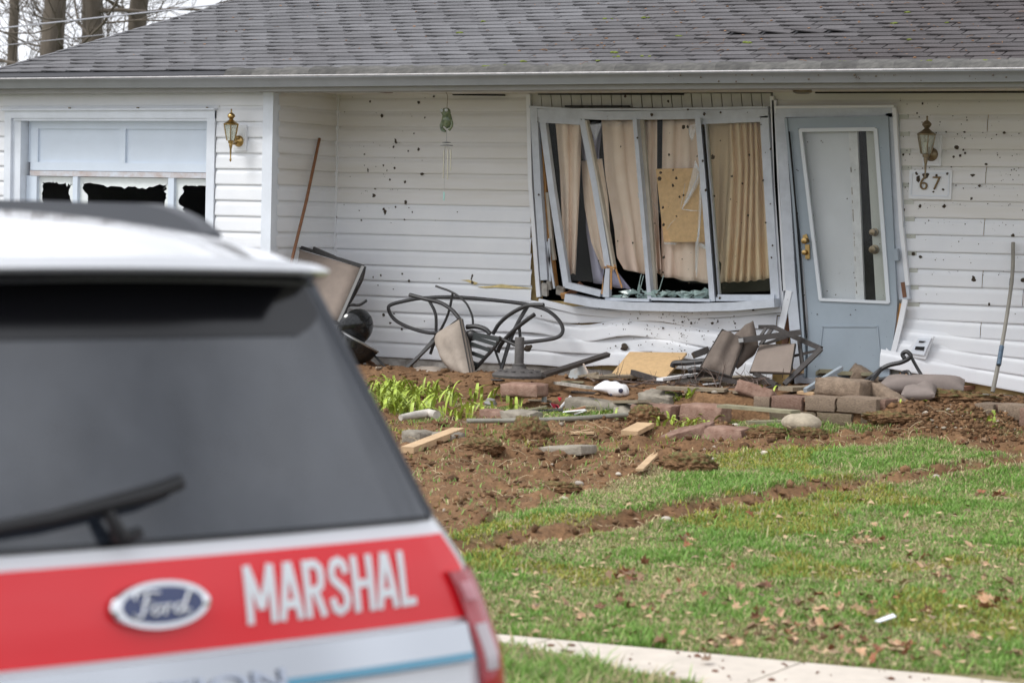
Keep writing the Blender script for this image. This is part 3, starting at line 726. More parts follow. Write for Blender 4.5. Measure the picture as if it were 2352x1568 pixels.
# ------------------------------------------------------------ storm door, frame and inner door
def W4(x, y, Y=0.): return atY(r4(x, y), Y)
def hbar(name, pts, w_, t, Y, m, parent, ys=None):
    b = MB(); b.bars([W4(x, y, ys[i] if ys else Y) for i, (x, y) in enumerate(pts)], w_, t); return part(name, b, m, parent)
hbar('door_frame', [(82, 115), (95, 500), (120, 850), (130, 1000)], .035, .03, -.03, M_SID, house)
hbar('door_frame', [(112, 175), (140, 600), (160, 950), (205, 1430)], .085, .05, -.04, M_FRAME, house, [-.03, -.04, -.05, -.08])
hbar('door_frame', [(95, 168), (640, 166)], .09, .05, -.035, M_FRAME, house)
hbar('door_frame', [(628, 175), (660, 700), (690, 1040)], .085, .05, -.035, M_FRAME, house)
hbar('door_frame', [(640, 150), (672, 700), (702, 975)], .03, .03, -.055, M_SID, house)
hbar('head_flashing', [(90, 148), (645, 144)], .018, .08, -.04, M_SID, house)
hbar('split_casing', [(690, 1040), (668, 1150), (625, 1330)], .04, .02, -.09, M_SID, house)
hbar('split_casing', [(675, 1060), (650, 1180), (622, 1300)], .035, .02, -.06, M_WOODF, house)
hbar('split_casing', [(680, 960), (690, 1030)], .03, .03, -.05, M_WOODD, house)
# zigzag ends of the narrow siding between window and door
for k in range(15):
    za = W4(92+k*3.3, 190+k*77.5); zb = W4(96+k*3.3, 262+k*77.5)
    if za[2] < .35: break
    b = MB(); b.hexa([(za[0]-.06, -.02, zb[2]), (za[0]+.045, -.02, zb[2]), (za[0]+.045, .04, zb[2]), (za[0]-.06, .04, zb[2]), (za[0]-.06, -.008, za[2]), (za[0]+.025, -.008, za[2]), (za[0]+.025, .04, za[2]), (za[0]-.06, .04, za[2])])
    part('siding_board', b, M_SID, wall)
hbar('corner_strip', [(150, 1000), (105, 1210)], .05, .015, -.08, M_SID, house); hbar('corner_strip', [(150, 1100), (130, 1250)], .05, .02, -.02, M_WOODD, house)
# storm door leaf with an opening
DY = -.075
def DP(x, y, Y=DY): return W4(x, y, Y)
out = [(140, 198), (612, 188), (630, 600), (655, 1065), (648, 1150), (622, 1330), (618, 1420), (238, 1420), (242, 1130), (205, 740)]
bl = MB()
def pl(c, t=.035, Y=DY):
    bl.sheet([DP(x, y, Y) for x, y in c], t)
pl([(140, 198), (612, 188), (555, 243), (195, 248)]); pl([(140, 198), (195, 248), (295, 1036), (242, 1130), (205, 740)])
pl([(612, 188), (632, 600), (655, 1065), (615, 1055), (555, 243)]); pl([(242, 1130), (295, 1036), (615, 1055), (655, 1065), (648, 1150), (622, 1330), (618, 1425), (238, 1425)])
sdoor = part('storm_door', bl, M_DOOR, house)
def sbar(name, pts, w_, t, Y, m): return hbar(name, pts, w_, t, Y, m, sdoor)
sbar('window_moulding', [(200, 254), (553, 249)], .028, .02, DY-.022, M_DOORT); sbar('window_moulding', [(202, 250), (296, 1040)], .026, .02, DY-.0225, M_DOORT)
sbar('window_moulding', [(552, 246), (612, 1056)], .03, .02, DY-.0225, M_DOORT); sbar('window_moulding', [(292, 1040), (614, 1054)], .022, .02, DY-.022, M_DOORT)
b = MB(); b.sheet([DP(205, 255, DY), DP(553, 250, DY), DP(611, 1050, DY), DP(299, 1035, DY)], .004); part('pane', b, glass_mat('door_glass', (.97, .98, .98), .55, .03), sdoor)
for c in ([(305, 1165), (560, 1165)], [(305, 1165), (290, 1300)], [(560, 1165), (575, 1330)]): sbar('panel_moulding', c, .012, .012, DY-.018, M_DOOR)
sbar('edge_channel', [(138, 200), (170, 520), (200, 900), (222, 1240), (225, 1400)], .02, .05, DY-.01, M_DOOR)
sbar('edge_channel', [(150, 260), (180, 600), (208, 960), (230, 1220)], .006, .02, DY-.04, M_BLACK)
hd = MB(); hd.bar(DP(235, 785, DY-.03), DP(236, 852, DY-.03), .035, .012); hd.bar(DP(222, 740, DY-.03), DP(235, 775, DY-.03), .035, .012)
hd.lathe([(.014, 0), (.014, .02), (.024, .03), (.022, .055), (.008, .06)], DP(230, 768, DY-.02), (0, -1, 0), 12); hd.lathe([(.012, 0), (.012, .02), (.02, .03), (.018, .045), (.005, .05)], DP(228, 822, DY-.02), (0, -1, 0), 12)
part('handle', hd, M_BRASS, sdoor)
hg = MB(); hg.bar(DP(648, 805, DY-.02), DP(652, 860, DY-.02), .03, .04); part('hinge', hg, M_DOOR, sdoor)
# inside: door leaf ajar, its white edge, dark gap, second leaf with knobs
b = MB(); b.bar(W4(300, 180, -.005), W4(380, 1420, -.005), .46, .03); pi_ = part('inner_door', b, M_INNER, house)
b = MB(); b.bar(W4(446, 180, -.012), W4(497, 1420, -.012), .07, .03); part('door_edge', b, mat('white_door_edge', (.66, .66, .66), .5, .1, 14), pi_)
b = MB()
for k in range(22):
    y = random.uniform(290, 1030); x = 437+(y-262)*.046; b.bar(W4(x-8, y, -.029), W4(x-7, y+random.uniform(4, 26), -.029), random.uniform(.003, .008), .003)
part('chipped_paint', b, mat('chipped_bare_wood', (.36, .30, .25), .8), pi_)
b = MB(); b.bar(W4(606, 180, .005), W4(678, 1420, .005), .34, .03); pj = part('entry_door', b, M_GREEN, house)
for y, r_ in ((728, .032), (808, .036)):
    b = MB(); b.lathe([(r_, 0), (r_, .008), (r_*.4, .012), (r_*.4, .03), (r_*.8, .04), (r_*.75, .06), (r_*.2, .066)], W4(548, y, -.012), (0, -1, 0), 14); part('door_knob', b, M_BRASSD, pj)
b = MB(); b.box((2.4, .32, -.02), (3.4, .34, 2.1)); part('hall_shade_panel', b, M_BLACK, house)  # shade of the unlit hall, put in as a black panel
b = MB(); b.bar(W4(215, 1420, -.08), W4(640, 1420, -.08), .05, .12); part('threshold', b, M_FRAME, house)

# ------------------------------------------------------------ dryer vent
vt = thing('dryer_vent', 'white vent hood tilted low on the siding beside the door', 'vent', W4(760, 1315, -.1))
c = [(745, 1212), (825, 1212), (785, 1318), (690, 1300)]; b = MB(); b.sheet([W4(x, y, -.10) for x, y in c], .02); part('flange', b, M_SID, vt)
c = [(752, 1220), (812, 1220), (778, 1300), (712, 1290)]; b = MB(); b.sheet([W4(x, y, -.115) for x, y in c], .018); part('hood', b, M_TRIM, vt)
for c in ([(755, 1232), (785, 1234), (772, 1241), (752, 1240)], [(738, 1258), (780, 1260), (775, 1277), (734, 1272)]):
    b = MB(); b.sheet([W4(x, y, -.1265) for x, y in c], .006); part('louvre_gap', b, M_BLACK, vt)

# ------------------------------------------------------------ wall lanterns
def lantern(label, wallpt, d, m, mp, sc=1.0):
    """wallpt: centre of the back plate on the wall, d: how far the lamp stands off"""
    wx, wy, wz = wallpt; t = thing('wall_lantern', label, 'lantern', (wx, wy-d, wz-.2), group='wall lanterns')
    b = MB(); b.box((wx-.075, wy-.03, wz-.12), (wx+.075, wy-.005, wz+.12)); b.box((wx-.06, wy-.038, wz-.10), (wx+.06, wy-.03, wz+.10)); part('mounting_block', b, mp, t)
    b = MB(); b.lathe([(.055, 0), (.055, .01), (.045, .025), (.03, .03), (.012, .05)], (wx, wy-.038, wz-.03), (0, -1, 0), 18, 1.0); part('back_plate', b, m, t)
    lx, ly, lz = wx, wy-d, wz-.03
    b = MB(); b.tube(crom([(wx, wy-.05, wz-.03), (wx, wy-.09, wz-.055), (wx, wy-d+.04, wz-.06), (lx, ly, lz-.02)], 5), .009, 8); part('arm', b, m, t)
    b = MB(); b.lathe([(.004, -.20), (.009, -.19), (.011, -.18), (.006, -.165), (.010, -.08), (.018, -.045), (.016, -.03), (.026, -.025), (.028, -.005), (.042, 0)], (lx, ly, lz), n=14); part('stem', b, m, t)
    b = MB(); b.lathe([(.038, 0), (.052, .06), (.066, .13), (.068, .15)], (lx, ly, lz), n=6); b.sm = False; part('glass_shade', b, M_LAMPG, t)
    b = MB(); b.lathe([(.014, 0), (.016, .09), (.008, .10)], (lx, ly, lz), n=10); part('candle', b, mat('ivory_candle_sleeve', (.7, .68, .6), .5), t)
    for k in range(6):
        a = k*math.pi/3; pts = [(lx+r_*math.cos(a), ly+r_*math.sin(a), lz+h_) for r_, h_ in ((.042, 0), (.056, .06), (.070, .13), (.072, .155))]
        b = MB(); b.tube(pts, .0045, 6); part('rib', b, m, t)
    b = MB(); b.lathe([(.074, .148), (.076, .158), (.060, .168), (.035, .185), (.018, .20), (.020, .205), (.037, .225), (.036, .24), (.022, .255), (.008, .265), (.006, .285), (.009, .292), (.003, .30)], (lx, ly, lz), n=16); part('crown', b, m, t)
    c = Vector((wx, wy, wz))-t.location
    for ch_ in t.children:
        for v in ch_.data.vertices: v.co = (v.co-c)*sc+c
    return t
q = atY(r1(1655, 945), G); lantern('polished brass wall lantern right of the garage door', (q[0], G-.012, q[2]), .17, M_BRASS, M_SID, .86)
q = atY(r4(822, 350), 0); lantern('tarnished mud-specked wall lantern above the house number', (q[0], -.012, q[2]), .17, M_BRASSD, M_SID, .93)

# ------------------------------------------------------------ house number plaque
q = W4(812, 507, 0); t = thing('house_number_plaque', 'white plaque with brass number 67 on mud-specked siding', 'sign', (q[0], -.02, q[2]-.1))
b = MB(); b.box((q[0]-.165, -.032, q[2]-.108), (q[0]+.165, -.012, q[2]+.108)); part('plate', b, M_SID, t)
for lo, hi in (((-.14, .08), (.14, .088)), ((-.14, -.088), (.14, -.08)), ((-.148, -.08), (-.14, .08)), ((.14, -.08), (.148, .08))):
    b = MB(); b.box((q[0]+lo[0], -.038, q[2]+lo[1]), (q[0]+hi[0], -.032, q[2]+hi[1])); part('border', b, M_TRIM, t)
for ch, dx in (('6', -.048), ('7', .05)):
    me = text_mesh(ch, .145, .006, -.001); me.materials.append(mat('aged_brass_digit', (.15, .10, .045), .45, .3, 30, metal=.6)); o = bpy.data.objects.new('digit', me); link(o); o.parent = t; o.location = (dx, -.02, .1+.005); o.rotation_euler = (math.pi/2, 0, 0); o['label'] = 'brass digit '+ch
# ------------------------------------------------------------ wind chime
ch = thing('wind_chime', 'small wind chime with a green glass frog hanging from the porch eave', 'wind chime', atY(r2(1335, 1280), -.7))
C2 = lambda x, y: atY(r2(x, y), -.7)
b = MB(); b.tube(crom([C2(1345, 200), C2(1330, 230), C2(1345, 270), C2(1338, 400)], 4), .0025, 5); part('hook', b, M_BRASSD, ch)
M_FROG = mat('green_glass', (.07, .11, .07), .12, .3, 30, col2=(.22, .26, .14))
b = MB(); blob(b, C2(1340, 500), .06, (.75, .5, 1.15), 2, .08); blob(b, C2(1330, 425), .042, (1, .7, .9), 2, .05); b.sm = True; part('frog_body', b, M_FROG, ch)
b = MB(); blob(b, C2(1305, 410)+np.array([0, -.03, 0]), .016, (1, 1, 1), 1, .02); blob(b, C2(1352, 405)+np.array([0, -.03, 0]), .016, (1, 1, 1), 1, .02); b.sm = True; part('eye', b, mat('frog_eye', (.6, .65, .65), .2), ch)
for c in ([(1300, 500), (1280, 560), (1310, 600)], [(1380, 500), (1390, 550), (1360, 600)], [(1310, 520), (1285, 590), (1325, 610)]):
    b = MB(); b.tube(crom([C2(*p) for p in c], 4), .011, 6); part('frog_leg', b, M_FROG, ch)
b = MB(); b.lathe([(.01, 0), (.035, -.004), (.035, -.008), (.01, -.012)], C2(1335, 712), n=12); b.tube([C2(1336, 610), C2(1336, 712)], .0015, 4); part('top_disc', b, M_GUT, ch)
b = MB(); b.lathe([(.01, 0), (.05, -.004), (.05, -.01), (.01, -.012)], C2(1337, 740), n=12); part('tube_holder', b, M_GUT, ch)
for x0, x1, y0, y1 in ((1310, 1303, 800, 1070), (1348, 1345, 790, 1080), (1377, 1373, 790, 995)):
    b = MB(); b.tube([C2(x0, y0), C2(x1, y1)], .0055, 8); b.tube([C2(1335, 745), C2(x0, y0)], .001, 4); part('chime_tube', b, mat('champagne_metal', (.55, .52, .42), .3, metal=.6), ch)
b = MB(); b.tube([C2(1320, 745), C2(1312, 1200)], .001, 4); part('cord', b, M_GUT, ch)
b = MB(); b.sheet([C2(1306, 1200), C2(1316, 1205), C2(1314, 1285), C2(1306, 1285)], .004); part('sail', b, mat('teal_glass', (.25, .55, .5), .2), ch)

# ============================================================ ground
def inpoly(px, py, poly):
    px = np.asarray(px); py = np.asarray(py); c = np.zeros(px.shape, bool); n = len(poly); j = n-1
    for i in range(n):
        xi, yi = poly[i]; xj, yj = poly[j]
        cond = ((yi > py) != (yj > py)) & (px < (xj-xi)*(py-yi)/((yj-yi)+1e-12)+xi); c ^= cond; j = i
    return c
def segdist(px, py, pts):
    best = np.full(np.shape(px), 1e9)
    for (ax, ay), (bx, by) in zip(pts[:-1], pts[1:]):
        t = np.clip(((px-ax)*(bx-ax)+(py-ay)*(by-ay))/((bx-ax)**2+(by-ay)**2+1e-12), 0, 1)
        best = np.minimum(best, np.hypot(px-ax-t*(bx-ax), py-ay-t*(by-ay)))
    return best
G2 = lambda *ps: [tuple(gp(p)[:2]) for p in ps]
torn = G2((780, 915), (1000, 915), (1300, 930), (1560, 960), (1700, 985), (1800, 1000), (1960, 992), (2240, 975), (2420, 985), (2420, 1004), (2140, 1004), (1960, 1014), (1850, 1026), (1660, 1036), (1560, 1045), (1480, 1062), (1440, 1092), (1290, 1108), (1230, 1140), (1190, 1182), (1080, 1215), (1000, 1240), (860, 1260), (800, 1200))
holeA = G2((1180, 1090), (1240, 1068), (1330, 1058), (1420, 1060), (1430, 1078), (1340, 1095), (1230, 1108))
rut = G2((860, 1305), (1080, 1262), (1250, 1236), (1400, 1208), (1540, 1186), (1700, 1152), (1850, 1130), (2000, 1112), (2150, 1092), (2360, 1058), (2500, 1040))
rut2 = G2((1000, 1185), (1150, 1165), (1300, 1120), (1440, 1075), (1600, 1040), (1850, 1020), (2100, 1000), (2360, 985))
def dirt_mask(X, Y):
    n = fbm(X*2.3, Y*2.3, 4, 3)-.5; n2 = fbm(X*9, Y*9, 3, 8)-.5
    m = np.zeros(np.shape(X))
    Xw = X+n*.35; Yw = Y+n2*.55
    m = np.where(inpoly(Xw, Yw, torn), .85, 0)
    d2 = segdist(X, Y+n*.3, rut2); m = np.maximum(m, np.clip(1.2-d2/.30, 0, 1)*.9)
    m = np.maximum(m, np.clip((Y-(RETY-.22))/.2+n2*2.2, 0, 1)*.9)                   # loose soil at the foot of the wall
    m = m*np.clip(1.12+n*1.6, 0, 1.2)
    d = segdist(X+n2*.12, Y+n*.1, rut); m = np.maximum(m, np.clip(1.5-d/.165, 0, 1)*(1.05+.7*n2))
    return np.clip(m, 0, 1)
def lawn_z(X, Y, m=None):
    if m is None: m = dirt_mask(X, Y)
    z = np.where(Y > RETY, -0.03+0.012*(Y/RETY), -0.20-0.05*(RETY-Y))
    z = z+.018*(fbm(X*1.1, Y*1.1, 3, 2)-.5)
    lump = (fbm(X*4.5, Y*4.5, 4, 5)-.45)*.17+(fbm(X*17, Y*17, 3, 6)-.5)*.05
    near = np.clip((Y+9.2)/1.5, 0, 1)*np.clip((-Y+.0)/.3, .3, 1)
    z = z+m*lump*near
    d = segdist(X, Y, rut); z = z-.075*np.exp(-(d/.12)**2)+.022*np.exp(-((d-.22)/.08)**2)*(.3+1.2*fbm(X*5, Y*5, 2, 9))
    z = z-np.where(inpoly(X, Y, holeA), .05, 0)*1.0
    hp = np.exp(-((X-4.42)/.42)**2-((Y-(RETY-.05))/.26)**2); z = z+np.where(Y <= RETY, hp*.15*(.7+.7*fbm(X*9, Y*9, 3, 95)), 0)+np.where(Y <= RETY, .03*np.exp(-((Y-(RETY-.08))/.12)**2)*fbm(X*5, Y*5, 3, 96)*np.clip((X-2.8)/.4, 0, 1), 0)
    zs = -.548
    sw_ = np.clip((-8.35-Y)/.15, 0, 1); z = z*(1-sw_)+np.where(Y < -8.2, zs+.004*(fbm(X*4, Y*4, 2, 4)-.5), z)*sw_
    st_ = np.clip((-10.4-Y)/.4, 0, 1); z = z*(1-st_)+(-.80)*st_
    return z
def axis(fine0, fine1, step, lo, hi, coarse):
    a = list(np.arange(lo, fine0, coarse))+list(np.arange(fine0, fine1, step))+list(np.arange(fine1, hi+.01, coarse)); return np.array(a)
def terrain(name, xs, ys, zf, colf, m):
    X, Y = np.meshgrid(xs, ys); dm = dirt_mask(X, Y); Z = zf(X, Y, dm); V = np.stack([X.ravel(), Y.ravel(), Z.ravel()], 1)
    nx, ny = len(xs), len(ys); i = np.arange(nx-1); j = np.arange(ny-1); I, J = np.meshgrid(i, j); a = (J*nx+I).ravel()
    Fq = np.stack([a, a+1, a+nx+1, a+nx], 1); me = np_mesh(name, V, Fq, colf(X, Y, dm).reshape(-1, 3))
    me.polygons.foreach_set('use_smooth', [True]*len(me.polygons)); o = struct(name, me, m); return o
SOIL = np.array([.115, .057, .026]); SOILL = np.array([.225, .132, .068]); TURF = np.array([.13, .13, .05]); STRAW = np.array([.30, .25, .14])
def lawn_col(X, Y, dm):
    s = fbm(X*3, Y*3, 4, 21)[..., None]; s2 = fbm(X*20, Y*20, 3, 22)[..., None]
    soil = SOIL*(1-s)+SOILL*s; soil = soil*(.7+.6*s2)
    t = np.clip((fbm(X*1.6, Y*1.6, 3, 31)[..., None]-.35)*2.5, 0, 1); turf = TURF*(1-t*.8)+STRAW*t*.8
    k = np.clip(dm*1.5, 0, 1)[..., None]; return turf*(1-k)+soil*k
M_LAWN = attr_mat('lawn_soil', .95, .6, 60, var=.3)
terrain('lawn', axis(.2, 8.0, .03, -30, 40, 1.5), axis(-10.4, RETY-.05, .03, -10.9, RETY-.05, .25), lawn_z, lawn_col, M_LAWN)
def bed_z(X, Y, dm):
    z = -.035-.012*np.clip(Y/RETY, 0, 1); z = z-.085*np.exp(-(Y/.38)**2)*np.clip((2.6-X)/.5, 0, 1)+(fbm(X*5, Y*5, 4, 41)-.5)*.055+(fbm(X*16, Y*16, 3, 42)-.5)*.035
    z = z-np.clip((RETY+.05-Y)/.06, 0, 1)*.25
    # broken gap in the wall: soil spills down between X 4.0 and 4.6
    gap = np.exp(-((X-4.36)/.30)**4); z = np.where(Y < RETY+.45, z-gap*np.clip((RETY+.45-Y)/.5, 0, 1)*.16, z)
    left = np.clip((2.35-X)/.5, 0, 1); z = z-left*np.clip((RETY+.75-Y)/.8, 0, 1)*.17
    return z
def bed_col(X, Y, dm): 
    s = fbm(X*3, Y*3, 4, 51)[..., None]; s2 = fbm(X*20, Y*20, 3, 52)[..., None]; return (SOIL*.95*(1-s)+SOILL*1.1*s)*(.7+.6*s2)
terrain('soil_bed', axis(-1.76, 6.5, .028, -1.76, 12, .5), axis(RETY-.07, .0, .028, RETY-.07, .0, .1), bed_z, bed_col, M_LAWN)
b = MB(); b.box((-300, -300, -1.6), (300, 400, -.86)); struct('ground', b, mat('far_ground', (.10, .11, .05), .95, .3, .3))
b = MB(); b.box((-200, -19, -.85), (200, -10.95, -.79)); struct('street', b, mat('asphalt', (.055, .055, .058), .9, .25, 40, .3, 200))
b = MB(); b.box((-60, -10.95, -.86), (60, -10.80, -.66)); struct('kerb', b, M_STONE)
b = MB(); b.box((-4.9, -10.8, -.6), (-1.75, G-.1, -.12)); struct('driveway', b, mat('driveway_concrete', (.40, .38, .35), .9, .12, 6, .2, 80))

# sidewalk slabs
M_WALK = mat('sidewalk_concrete', (.56, .50, .43), .9, .09, 9, .15, 140)
sw_ = MB(); sw_.add([(-30, -10.2, -.6), (40, -10.2, -.6), (40, -8.5, -.6), (-30, -8.5, -.6)], [(0, 1, 2, 3)])
walk = struct('sidewalk', sw_, M_WALK)
def farY(x): return -8.62+.13*(x-4.8)
def nearY(x): return -9.85+.1*(x-4.8)
xx = [-1.2, .3, 1.75, 3.25, 4.98, 6.02, 7.2, 8.6, 10]
for a, c in zip(xx[:-1], xx[1:]):
    b = MB(); a_, c_ = a+.005, c-.005
    b.hexa([(a_, nearY(a_), -.6), (c_, nearY(c_), -.6), (c_+.0, farY(c_), -.6), (a_, farY(a_), -.6), (a_, nearY(a_), -.538), (c_, nearY(c_), -.538), (c_, farY(c_), -.538), (a_, farY(a_), -.538)])
    part('slab', b, M_WALK, walk)
# ------------------------------------------------------------ grass
fr_poly = [tuple(atZ(p, -.54)[:2]) for p in ((1100, 1478), (1165, 1482), (1250, 1500), (1330, 1520), (1400, 1540), (1480, 1553), (1600, 1572), (1700, 1640), (1000, 1700), (800, 1600))]
def grass(n, xr, yr, seed):
    r = np.random.default_rng(seed); X = r.uniform(xr[0], xr[1], n); Y = r.uniform(yr[0], yr[1], n); return X, Y, r
def blades(X, Y, r, hmul, front=False):
    dm = dirt_mask(X, Y); Z = np.full(X.shape, -.55) if front else lawn_z(X, Y, dm)
    pat = fbm(X*1.5, Y*1.5, 3, 61); pat2 = fbm(X*4.5, Y*4.5, 3, 62); fine = fbm(X*14, Y*14, 2, 63)
    edge = Y < (-8.62+.13*(X-4.8)+.06*(fbm(X*7, Y*0, 3, 66)-.4)+.02)
    keep = (r.random(len(X)) > np.clip(dm*1.55-.1, 0, .97)) & (r.random(len(X)) < .5+.9*pat2)
    if not front: keep &= ~edge
    X, Y, Z, pat, pat2, fine, dm = [a[keep] for a in (X, Y, Z, pat, pat2, fine, dm)]
    n = len(X); lush = np.clip((pat*.6+pat2*.5-.42)*3.2, 0, 1)
    h = (.011+.026*lush*r.random(n)+.009*r.random(n))*hmul*(.6+.8*fine)
    h = np.where(r.random(n) < .03, h*1.9, h)
    an = r.uniform(0, 6.283, n); lean = r.uniform(.3, 1.5, n)*h; w_ = r.uniform(.0018, .0038, n)*(1.3 if front else 1.25)
    dx, dy = np.cos(an), np.sin(an); sx, sy = -dy*w_, dx*w_
    V = np.zeros((n, 5, 3))
    V[:, 0] = np.stack([X-sx, Y-sy, Z-.004], 1); V[:, 1] = np.stack([X+sx, Y+sy, Z-.004], 1)
    V[:, 2] = np.stack([X+sx*.8+dx*lean*.4, Y+sy*.8+dy*lean*.4, Z+h*.62], 1); V[:, 3] = np.stack([X-sx*.8+dx*lean*.4, Y-sy*.8+dy*lean*.4, Z+h*.62], 1)
    V[:, 4] = np.stack([X+dx*lean, Y+dy*lean, Z+h], 1)
    g1 = np.array([.115, .24, .042]); g2 = np.array([.24, .37, .09]); st = np.array([.47, .40, .23]); yl = np.array([.30, .29, .06])
    t = r.random(n)[:, None]; c = g1*(1-t)+g2*t
    dry = (r.random(n) < np.clip(.60-.60*lush+.2*(dm > .15), .12, .80))[:, None]; c = np.where(dry, st*(.55+.6*r.random(n)[:, None]), c)
    moss = ((fbm(X*1.1+7, Y*1.1, 3, 71) > .60) & (r.random(n) < .55))[:, None]; c = np.where(moss, yl*(.7+.5*r.random(n)[:, None]), c)
    c = c*(.95+.62*r.random(n)[:, None]); cc = np.repeat(c[:, None, :], 5, 1)
    return V.reshape(-1, 3), n, cc.reshape(-1, 3)
def grass_obj(name, sets, label):
    Vs = []; Cs = []; N = 0
    for V, n, c in sets: Vs.append(V); Cs.append(c); N += n
    V = np.concatenate(Vs); c = np.concatenate(Cs); b0 = np.arange(N)*5
    Fq = np.concatenate([np.stack([b0, b0+1, b0+2], 1), np.stack([b0, b0+2, b0+3], 1), np.stack([b0+3, b0+2, b0+4], 1)])
    me = np_mesh(name, V, Fq, c); o = struct(name, me, attr_mat('grass_blade', .55, trans=.35, spec=.35, var=.1), 'stuff'); o['label'] = label; o['category'] = 'grass'; return o
sets = []
# lawn seen right of the vehicle: denser towards the viewer
X, Y, r = grass(230000, (1.6, 7.6), (-8.75, -5.3), 1); k = X > 9.53-(Y+17.2)*.62*1.0; sets.append(blades(X[k], Y[k], r, 1.0))
X, Y, r = grass(330000, (.3, 7.4), (-5.3, RETY-.12), 2); k = X > 9.53-(Y+17.2)*.66; sets.append(blades(X[k], Y[k], r, 1.05))
grass_obj('grass', sets, 'short patchy spring lawn between soil and sidewalk')
X, Y, r = grass(60000, (3.4, 7.2), (-10.4, -8.6), 3); kk = inpoly(X+.04*(fbm(X*9, Y*9, 2, 77)-.5), Y+.1*(fbm(X*6, Y*6, 3, 78)-.5), fr_poly); sets = [blades(X[kk], Y[kk], r, 2.3, True)]
X, Y, r = grass(60000, (3.0, 8.4), (-10.4, -9.7), 4); kk = (Y < nearY(X)+.02); sets.append(blades(X[kk], Y[kk], r, 2.0, True))
grass_obj('grass_verge', sets, 'tufty green grass strip in front of the sidewalk')
b = MB(); P = [(x, y, -.533) for x, y in fr_poly]; b.sheet(P, .008); struct('verge_soil', b, mat('verge_earth', (.11, .10, .045), .95, .3, 20, .5, 60))

# ------------------------------------------------------------ loose soil crumbs
cr = MB(); rr = random.Random(5)
def zof(x, y):
    if y > RETY-.03: return float(bed_z(np.array([x]), np.array([y]), None)[0])
    return float(lawn_z(np.array([x]), np.array([y]))[0])
ico = bmesh.new(); bmesh.ops.create_icosphere(ico, subdivisions=1, radius=1); IV = np.array([v.co[:] for v in ico.verts]); IF = np.array([[v.index for v in f.verts] for f in ico.faces]); ico.free()
def crumbs(n, xr, yr, seed, rmin, rmax, bed=False, thr=.35):
    r = np.random.default_rng(seed); X = r.uniform(*xr, n); Y = r.uniform(*yr, n)
    if bed: Z = bed_z(X, Y, None)
    else:
        dm = dirt_mask(X, Y); k = dm > thr+.3*r.random(n); X, Y, dm = X[k], Y[k], dm[k]; Z = lawn_z(X, Y, dm)
    n = len(X); R = rmin+(rmax-rmin)*r.random(n)**6
    V = IV[None]*(1+r.uniform(-.55, .55, (n, 12, 1)))*(R[:, None, None]*r.uniform(.5, 1.4, (n, 1, 3))*np.array([1.1, 1.1, .75])); V = V+np.stack([X, Y, Z+R*.35], 1)[:, None]
    s = r.random(n)[:, None]; c = (SOIL*(1-s)+SOILL*s)*(.6+.7*r.random(n)[:, None]); st = (r.random(n) < .02)[:, None]; c = np.where(st, np.array([.42, .36, .29]), c)
    return V.reshape(-1, 3), np.repeat(c[:, None], 12, 1).reshape(-1, 3), n
cs = [crumbs(15000, (.3, 6.8), (-7.6, RETY-.08), 11, .003, .026), crumbs(3500, (-1.5, 5.6), (RETY, -.05), 12, .003, .028, True), crumbs(9000, (3.7, 5.4), (RETY-.42, RETY-.0), 13, .0025, .020, False, .1), crumbs(7000, (3.6, 5.6), (RETY, -.3), 14, .0025, .020, True), crumbs(800, (.8, 6.6), (-7.8, -2), 15, .004, .018, False, .12)]
V = np.concatenate([c[0] for c in cs]); Cc = np.concatenate([c[1] for c in cs]); N = sum(c[2] for c in cs)
Fq = (IF[None]+np.arange(N)[:, None, None]*12).reshape(-1, 3); me = np_mesh('soil_crumbs', V, Fq, Cc)
o = struct('soil_crumbs', me, attr_mat('soil_crumb', .95, .5, 90, var=.3), 'stuff'); o['label'] = 'loose brown soil crumbs churned over bed and lawn'; o['category'] = 'soil'
# roots and straw in the churned soil
rt = MB(); rr = random.Random(8)
for k in range(420):
    p = gp((rr.uniform(900, 2352), rr.choice([rr.uniform(900, 1010), rr.uniform(985, 1120), rr.uniform(1050, 1230)])))
    if dirt_mask(np.array([p[0]]), np.array([p[1]]))[0] < .3 and p[1] < RETY: continue
    z = zof(p[0], p[1])+.012; an = rr.uniform(0, 6.28); l_ = rr.uniform(.03, .13); a = np.array([p[0], p[1], z]); d = np.array([math.cos(an), math.sin(an), rr.uniform(-.1, .5)])*l_
    rt.tube([a, a+d*.5+np.array([0, 0, .012]), a+d], .0016, 4)
rt.sm = False
o = struct('roots', rt, mat('pale_straw_root', (.42, .33, .21), .9, isl=.5), 'stuff'); o['label'] = 'thin pale roots and straw strands in the torn soil'; o['category'] = 'roots'
